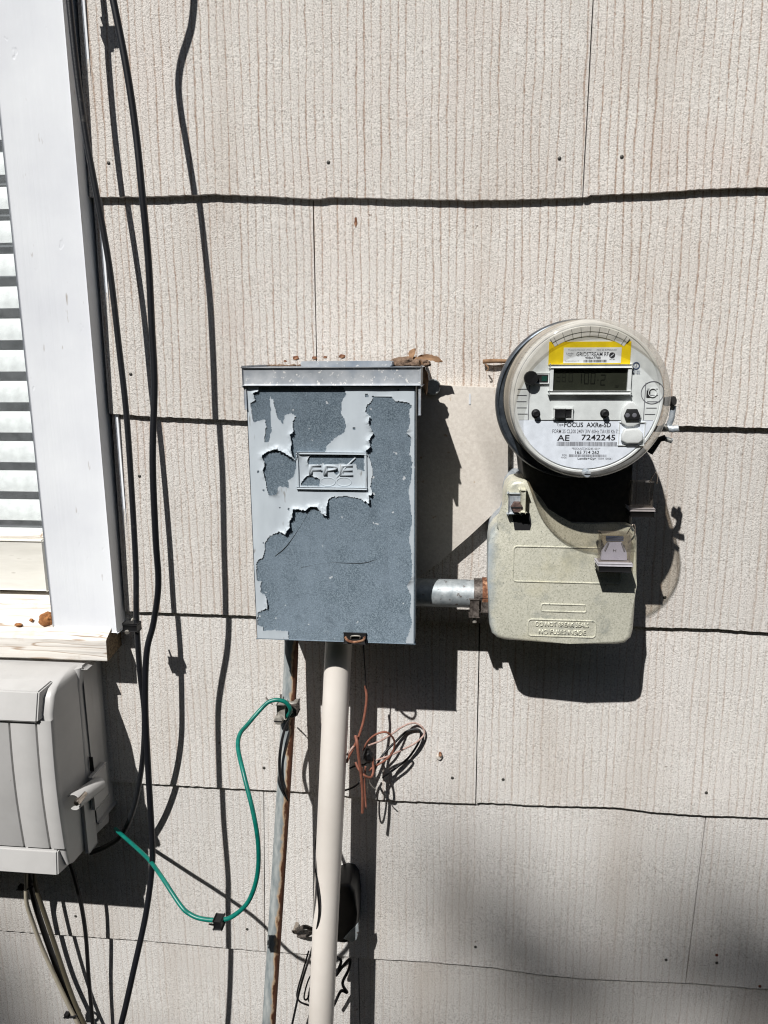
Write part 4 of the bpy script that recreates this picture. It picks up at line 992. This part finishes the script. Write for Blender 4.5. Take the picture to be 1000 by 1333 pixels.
# ------------------------------------------------------------------ clear plastic seals
def seal(px0, py0, px1, py1, d, label, tilt, mark):
    a, b = P(px0, py0, d), P(px1, py1, d); t = thing('plastic_seal', label, 'seal', Vector(((a.x+b.x)/2, -d, b.z)), 'clear plastic meter seals')
    box('seal_case', a.x, b.x, d-.010, d+.003, b.z, a.z, MAT['tag'], t, bev=.0012)
    zi = a.z-(a.z-b.z)*.45
    if mark:
        prism('seal_insert', [(a.x+.002, b.z+.001), (b.x-.002, b.z+.001), (b.x-.003, b.z+.010), (b.x-.009, zi+.004), (a.x+.009, zi+.004), (a.x+.003, b.z+.010)], d-.006, d-.001, MAT['insert'], t)
        q = Vector(((a.x+b.x)/2, 0, b.z+.012)); text('printed_text', 'H', q.x, q.z, .0035, .0035, d-.0006, MAT['ink'], t)
        for s in (-1, 1):
            tube('spring_leg', [Vector((q.x+s*.007, -d+.0005, b.z+.021)), Vector((q.x+s*.0105, -d+.0005, b.z+.012))], .0009, MAT['greyink'], t, n=1, seg=6)
        box('seal_crossbar', a.x+.007, b.x-.007, d-.006, d-.002, zi+.005, zi+.010, MAT['blueink'], t)
    base = box('seal_base', a.x-.0025, b.x+.0015, d-.012, d+.0105, b.z-.0028, b.z-.0002, MAT['sealbase'], t, bev=.0006)
    box('base_skirt', a.x-.0018, b.x+.0008, d-.0115, d+.0098, b.z-.0095, b.z-.0030, MAT['blackp'], t, bev=.0006)
    tube('seal_wire', [Vector((b.x-.003, -d+.006, a.z-.002)), Vector((b.x, -d+.003, a.z+.006)), Vector((b.x+.003, -d+.004, a.z+.010)), Vector((b.x+.006, -d+.008, a.z+.005)), Vector((b.x+.007, -d+.012, a.z-.004))], .0006, MAT['steel'], t, n=4, seg=6)
seal(782, 694, 819, 731, .121, 'clear plastic seal with grey insert on the socket cover corner', 0, True)
seal(823, 627, 848, 660, .110, 'empty clear plastic seal hanging in the meter shadow', 0, False)

# ------------------------------------------------------------------ pipes under the disconnect box
pv = thing('pvc_conduit', 'cream plastic conduit running down from the disconnect box', 'conduit', P(418, 1500, .1))
tube('pipe', [P(440.3, 850, .062)+(P(440.3, 850, .062)-P(417, 1350, .104))*.06, P(440.3, 850, .062), P(417, 1350, .104), P(417, 1350, .104)+(P(417, 1350, .104)-P(440.3, 850, .062))*.3], .0172, MAT['pvc'], pv, seg=32, n=1)
gp = thing('galvanised_pipe', 'thin rust-streaked galvanised pipe left of the cream conduit', 'pipe', P(345, 1450, .1))
gpts = pxd([(380, 815, .044), (377.8, 890, .052), (367, 1060, .080), (351, 1320, .115), (344, 1430, .128)])
bm = bmesh.new(); add_tube(bm, gpts, .0092, 24, 5)
lay = bm.verts.layers.float.new('side')
cl = catmull(gpts, 5)
for v in bm.verts:
    c = min(cl, key=lambda q: (q-v.co).length); v[lay] = .5+.5*(v.co.x-c.x)/.0096
from_bm('pipe', bm, MAT['galvrust'], gp, ang=60)
# ground clamp
gc = thing('ground_clamp', 'grey ground clamp gripping the galvanised pipe', 'clamp', P(371, 925, 0.061))
tube('clamp_band', [P(367, 917, 0.061), P(374, 916, 0.068), P(384, 915, 0.066), P(387, 912, 0.058)], .0022, MAT['clampl'], gc, n=3, seg=8, flat=1.8)
tube('clamp_band', [P(366, 929, 0.061), P(374, 931, 0.068), P(383, 931, 0.066), P(387, 922, 0.056)], .0020, MAT['clampm'], gc, n=3, seg=8, flat=1.8)
q = P(368, 924, 0.071); box('clamp_block', q.x-.0055, q.x+.005, .060, .078, q.z-.009, q.z+.010, MAT['clampl'], gc, bev=.0016)
q = P(363, 937, 0.080); lathe('clamp_screw', q, [(.0055, .066), (.0062, .0815), (.0050, .0840), (0, .0843)], MAT['clampl'], gc, 16)
box('screw_slot', q.x-.0052, q.x+.0052, .0842, .0847, q.z-.0007, q.z+.0007, MAT['hole_or_shadow'], gc, smooth=False)
q = P(384, 920, 0.066); box('clamp_ear', q.x-.004, q.x+.004, .056, .074, q.z-.008, q.z+.006, MAT['clampm'], gc, bev=.001)
tube('clamp_spur', [P(346, 908, 0.066), P(355, 917, 0.071)], .0011, MAT['clampm'], gc, n=1, seg=6); tube('clamp_spur', [P(366, 904, 0.066), P(365, 916, 0.068)], .0011, MAT['clampm'], gc, n=1, seg=6)
# green ground wire
gw = [(374, 934, .072), (378, 924, .084), (373, 915, .088), (362, 911, .090), (350, 914, .092), (338, 925, .098), (322, 943, .112), (312, 956, .130), (310, 975, .148), (318, 1010, .175), (330, 1060, .195), (336, 1100, .2), (335, 1140, .2), (323, 1174, .2), (303, 1193, .2), (285, 1198, .2), (262, 1196, .198), (247, 1190, .195), (235, 1178, .19), (210, 1141, .165), (195, 1120, .125), (178, 1104, .09), (160, 1088, .062), (150, 1079, .045)]
o = tag(tube('ground_wire', pxd(gw), .0027, MAT['green'], seg=10), 'green ground wire looping from the clamp toward the telephone box', 'wire')
q = P(285, 1200, .2); tt = thing('zip_tie', 'black tie knotted at the bottom of the green wire loop', 'cable tie', q, 'black cable ties')
box('tie_knot', q.x-.004, q.x+.005, .195, .206, q.z-.005, q.z+.006, MAT['blackp'], tt, bev=.0016); box('tie_tail', q.x-.0035, q.x+.001, .197, .203, q.z-.0085, q.z-.0045, MAT['blackp'], tt, bev=.001)
tube('tie_tail', [q+Vector((-.004, -.004, -.001)), q+Vector((-.010, -.006, .0015))], .0012, MAT['steel'], tt, n=1, seg=6)
o = tag(tube('black_strap', pxd([(377, 936, 0.076), (372, 945, 0.078), (367, 965, 0.082), (364, 990, 0.084), (365, 1012, 0.086), (370, 1030, 0.088), (375, 1042, 0.084)]), lambda t: .0010+.0010*math.sin(t*math.pi), MAT['blackp'], seg=6), 'thin black strap hanging from the ground clamp along the galvanised pipe', 'strap')
# ------------------------------------------------------------------ brown wire tangle
def wire(pts, r, mat, label, name='brown_wire', seg=7): return tag(tube(name, pxd(pts), r, MAT[mat], seg=seg, n=7), label, 'wire', 'tangled loose wires beside the cream conduit')
wire([(472, 825, .085), (474, 850, .075), (476, 875, .066), (477, 900, .062)], .0009, 'blackp', 'thin black wire dropping from the disconnect box bottom to the tangle', 'black_wire_or_shadow')
wire([(476, 893, .062), (477, 910, .062), (474, 935, .064), (468, 956, .066), (461, 972, .068), (455, 983, .070), (451, 992, .070)], .0018, 'brown', 'brown wire bending down from the top of the tangle to the conduit')
wire([(452, 983, .07), (456, 977, .07), (461, 971, .069)], .0015, 'pinkish', 'short bleached wire end touching the cream conduit')
wire([(463, 957, .072), (465, 968, .078), (467, 985, .076), (470, 1008, .072), (472, 1035, .068), (472, 1058, .066)], .0021, 'brown', 'thick brown wire hanging straight down through the tangle')
wire([(473, 976, .06), (479, 965, .066), (490, 956, .070), (503, 953, .068), (512, 961, .060), (514, 971, .052), (509, 983, .046), (498, 992, .046), (487, 998, .050), (480, 1003, .055)], .0014, 'brown', 'brown wire forming the round inner loop of the tangle')
wire([(480, 970, .055), (496, 964, .045), (511, 955, .032), (526, 945, .018), (539, 941, .012), (550, 947, .010), (552, 956, .011), (541, 967, .020), (524, 976, .030), (506, 984, .040), (486, 991, .050)], .0013, 'pinkish', 'bleached wire forming the long outer loop of the tangle')
wire([(484, 1011, .05), (497, 985, .022), (515, 965, .012), (530, 952, .010), (545, 950, .010), (547, 962, .012), (533, 985, .012), (515, 1000, .014), (498, 1012, .03)], .0016, 'blackp', 'shadow of the wire loops laid as a black tube on the wall', 'black_wire_or_shadow')  # black tube paints the shadow cast by the brown loops
wire([(463, 992, .064), (467, 1001, .068), (474, 1009, .070), (482, 1012, .066), (486, 1006, .060), (486, 996, .056), (484, 984, .054), (482, 977, .050)], .0017, 'brown', 'brown wire hooking up at the bottom of the tangle')
wire([(455, 1000, .05), (463, 997, .045), (475, 995, .04), (480, 988, .035)], .0013, 'blackp', 'black wire crossing behind the brown hook', 'black_wire_or_shadow')
wire([(445, 1030, .05), (458, 1026, .05), (468, 1018, .045), (476, 1008, .04)], .0013, 'blackp', 'black wire curving in low from behind the conduit', 'black_wire_or_shadow')
wire([(478, 1008, .055), (480, 1016, .057), (484, 1023, .058), (490, 1028, .058)], .0008, 'copper', 'short bright bare wire curling below the tangle', 'bare_wire')
wire([(478, 1014, .055), (478, 1024, .056), (479, 1034, .056)], .0005, 'copper', 'hair-thin bare strand below the tangle', 'bare_wire')
for k, (px, py) in enumerate(((478, 975), (482, 985), (479, 992), (484, 1000))):
    q = P(px, py, .058)
lump('tape_knot', P(479, 984, .055), .0085, (.75, .8, 1.1), MAT['blackp'], 'black taped knot at the heart of the wire tangle', 'tape', 4.)
# hairpin loop whose shadow falls beside the conduit shadow
wire([(471, 1000, .064), (472, 1025, .060), (474, 1046, .050), (476, 1052, .040), (476, 1040, .036), (475, 1015, .040), (476, 998, .046)], .0013, 'brown', 'narrow brown hairpin loop behind the thick hanging wire')
# thin wire along the wall, wall plug
q = P(572, 985, .006); pg = thing('wall_plug', 'small pale wall plug with a rusty screw below the disconnect box', 'wall plug', q)
bm = bmesh.new(); add_lathe(bm, q, [(.0042, .002), (.0042, .0075), (.0030, .0090), (0, .0090)], 12); from_bm('plug', bm, MAT['plate'], pg)
q2 = P(573, 982, .009); lathe('screw', q2, [(.0022, .006), (.0022, .0115), (0, .012)], MAT['rust'], pg, 10)

# ------------------------------------------------------------------ things behind the conduit near the bottom
bk = thing('utility_housing', 'black plastic housing half hidden behind the cream conduit', 'housing', P(452, 1230, .03))
prism('cap_body', pxz([(436, 1156), (447, 1152), (456, 1154), (462, 1162), (465, 1190), (464, 1215), (459, 1227), (448, 1230), (434, 1228)], .05), .004, .050, MAT['blackp'], bk, bev=.006)
prism('cap_flap', pxz([(447, 1224), (456, 1214), (466, 1204), (467, 1214), (464, 1225), (458, 1228)], .056), .051, .054, MAT['galv'], bk, bev=.0008)
st = thing('pipe_strap', 'small grey strap with a brass screw left of the cream conduit', 'strap', P(396, 1212, .02))
tube('strap_arm', pxd([(383, 1213, .012), (390, 1209, .022), (398, 1207, .028), (406, 1209, .03), (418, 1210, .03)]), .0042, MAT['clampm'], st, n=4, seg=8, flat=.6)
q = P(384, 1212, .020); lathe('screw', q, [(.0030, .004), (.0034, .022), (0, .024)], MAT['steel'], st, 12)
tube('strap_arm', pxd([(388, 1218, .010), (397, 1219, .018), (404, 1215, .024)]), .0026, MAT['clampm'], st, n=4, seg=8)
def bwire(pts, r, label): return tag(tube('black_wire_or_shadow', pxd(pts), r, MAT['blackp'], seg=7, n=6), label, 'wire', 'thin black wires near the foot of the conduit')
bwire([(413, 1085, .055), (411, 1110, .075), (413, 1150, .102), (416, 1185, .107), (412, 1212, .102), (406, 1236, .08), (398, 1262, .05), (390, 1290, .04), (380, 1335, .035), (372, 1370, .03)], .0017, 'thin black wire bowing over the left edge of the cream conduit')
bwire([(402, 1238, .03), (395, 1262, .028), (387, 1292, .028), (390, 1303, .03), (400, 1308, .03), (412, 1312, .03)], .0013, 'black wire curving under toward the conduit near the bottom')
bwire([(412, 1262, .03), (402, 1275, .03), (396, 1297, .03), (400, 1300, .032), (408, 1282, .03), (414, 1270, .03)], .0012, 'small black wire loop just left of the conduit foot')
bwire([(438, 1246, .03), (444, 1252, .03), (437, 1270, .034), (446, 1258, .03), (456, 1248, .03), (454, 1262, .032), (446, 1280, .034), (452, 1292, .03), (444, 1290, .032), (436, 1306, .03), (432, 1312, .03)], .0022, 'knotted dark wire right of the conduit foot')

# ------------------------------------------------------------------ the tree whose crown shades the foot of the wall
TX, TY = -4.9, -12.0
tree = thing('shade_tree', 'leafy tree behind the viewer that shades the bottom of the wall', 'tree', (TX, TY, 0))
tube('trunk', [(TX, TY, -.1), (TX+.05, TY, 4), (TX-.1, TY, 9.0), (TX, TY, 13.0)], lambda t: .28-.18*t, MAT['bark'], tree, seg=14)
for l in (((TX, TY, 8), (TX-.9, TY+.1, 10.5), (TX-1.3, TY, 13.4)), ((TX, TY, 9), (TX+.7, TY, 11.5), (TX+1.0, TY, 13.8)), ((TX, TY, 11), (TX-.3, TY+.2, 12.5), (TX-.2, TY, 13.8))):
    tube('limb', l, lambda t: .09-.06*t, MAT['bark'], tree, seg=8)
rnd = random.Random(11); V = []; F = []
def crown_leaf(wx, zw, sz_):                 # leaf on the sun ray that ends at wall point wx, zw
    y = rnd.gauss(TY, .4); p = Vector((wx+SX*y, y, zw+SZ*y))
    a = Vector((rnd.gauss(0, 1), rnd.gauss(0, 1), rnd.gauss(0, 1))).normalized(); b = a.orthogonal().normalized(); c = a.cross(b); i = len(V)
    V.extend((p-b*sz_*1.4, p+c*sz_*.6, p+b*sz_*1.4, p-c*sz_*.6)); F.append((i, i+1, i+2, i+3))
for px, py, sg, n_ in ((640, 1200, .036, 36), (690, 1245, .038, 42), (750, 1295, .042, 40), (925, 1225, .04, 46), (965, 1270, .045, 54), (1010, 1230, .05, 40), (800, 1345, .05, 26), (1020, 1340, .06, 50), (610, 1370, .05, 20), (570, 1180, .04, 10), (850, 1180, .05, 14), (20, 1330, .06, 50), (-60, 1290, .07, 60), (540, 1430, .08, 40)):
    q = P(px, py)
    for k in range(n_): crown_leaf(rnd.gauss(q.x, sg), rnd.gauss(q.z, sg), rnd.uniform(.022, .034))
for k in range(2600): crown_leaf(rnd.uniform(-1.7, 1.7), rnd.uniform(-.9, .36)-abs(rnd.gauss(0, .06)), rnd.uniform(.04, .07))
me = bpy.data.meshes.new('crown'); me.from_pydata([v[:] for v in V], [], F)
link('crown', me, MAT['foliage'], tree, smooth=False)

# ------------------------------------------------------------------ unseen sky blockers added to deepen the shadows: eave overhead, leafy screen opposite
ev = thing('sky_block_eave', 'unseen roof eave added above the wall to block sky light', 'roof', (0, 0, 3.0))
box('soffit', -3.5, 3.5, -.2, .78, 3.001, 3.03, MAT['trim'], ev)
box('fascia', -3.5, 3.5, .781, .81, 2.985, 3.16, MAT['trim'], ev)
hg = thing('sky_block_hedge', 'unseen leafy screen added opposite the wall to block sky light', 'sky_block_hedge', (0, -3.0, 0))
rh = random.Random(5)
box('blocker_core', -4.8, 4.8, 2.75, 3.25, 0, 2.9, MAT['bark'], hg, bev=.1)
V = []; F = []
for k in range(9000):
    x = rh.uniform(-5, 5); face_ = rh.random()
    if face_ < .6: y = -2.62+rh.gauss(0, .09); z = rh.uniform(.03, 3.15)
    elif face_ < .85: y = rh.uniform(-3.4, -2.6); z = 3.1+rh.gauss(0, .07)
    else: y = -3.38+rh.gauss(0, .09); z = rh.uniform(.03, 3.15)
    y += .12*noise.noise(Vector((x*1.3, z*1.3, 2)))
    s_ = rh.uniform(.04, .09); a = Vector((rh.gauss(0, 1), rh.gauss(0, 1)+.4, rh.gauss(0, 1))).normalized(); b = a.orthogonal().normalized(); c = a.cross(b)
    p = Vector((x, y, z)); i = len(V); V += [p-b*s_, p+c*s_*.6, p+b*s_, p-c*s_*.6]; F.append((i, i+1, i+2, i+3))
me = bpy.data.meshes.new('foliage'); me.from_pydata([v[:] for v in V], [], F); link('foliage', me, MAT['foliage'], hg, smooth=False)
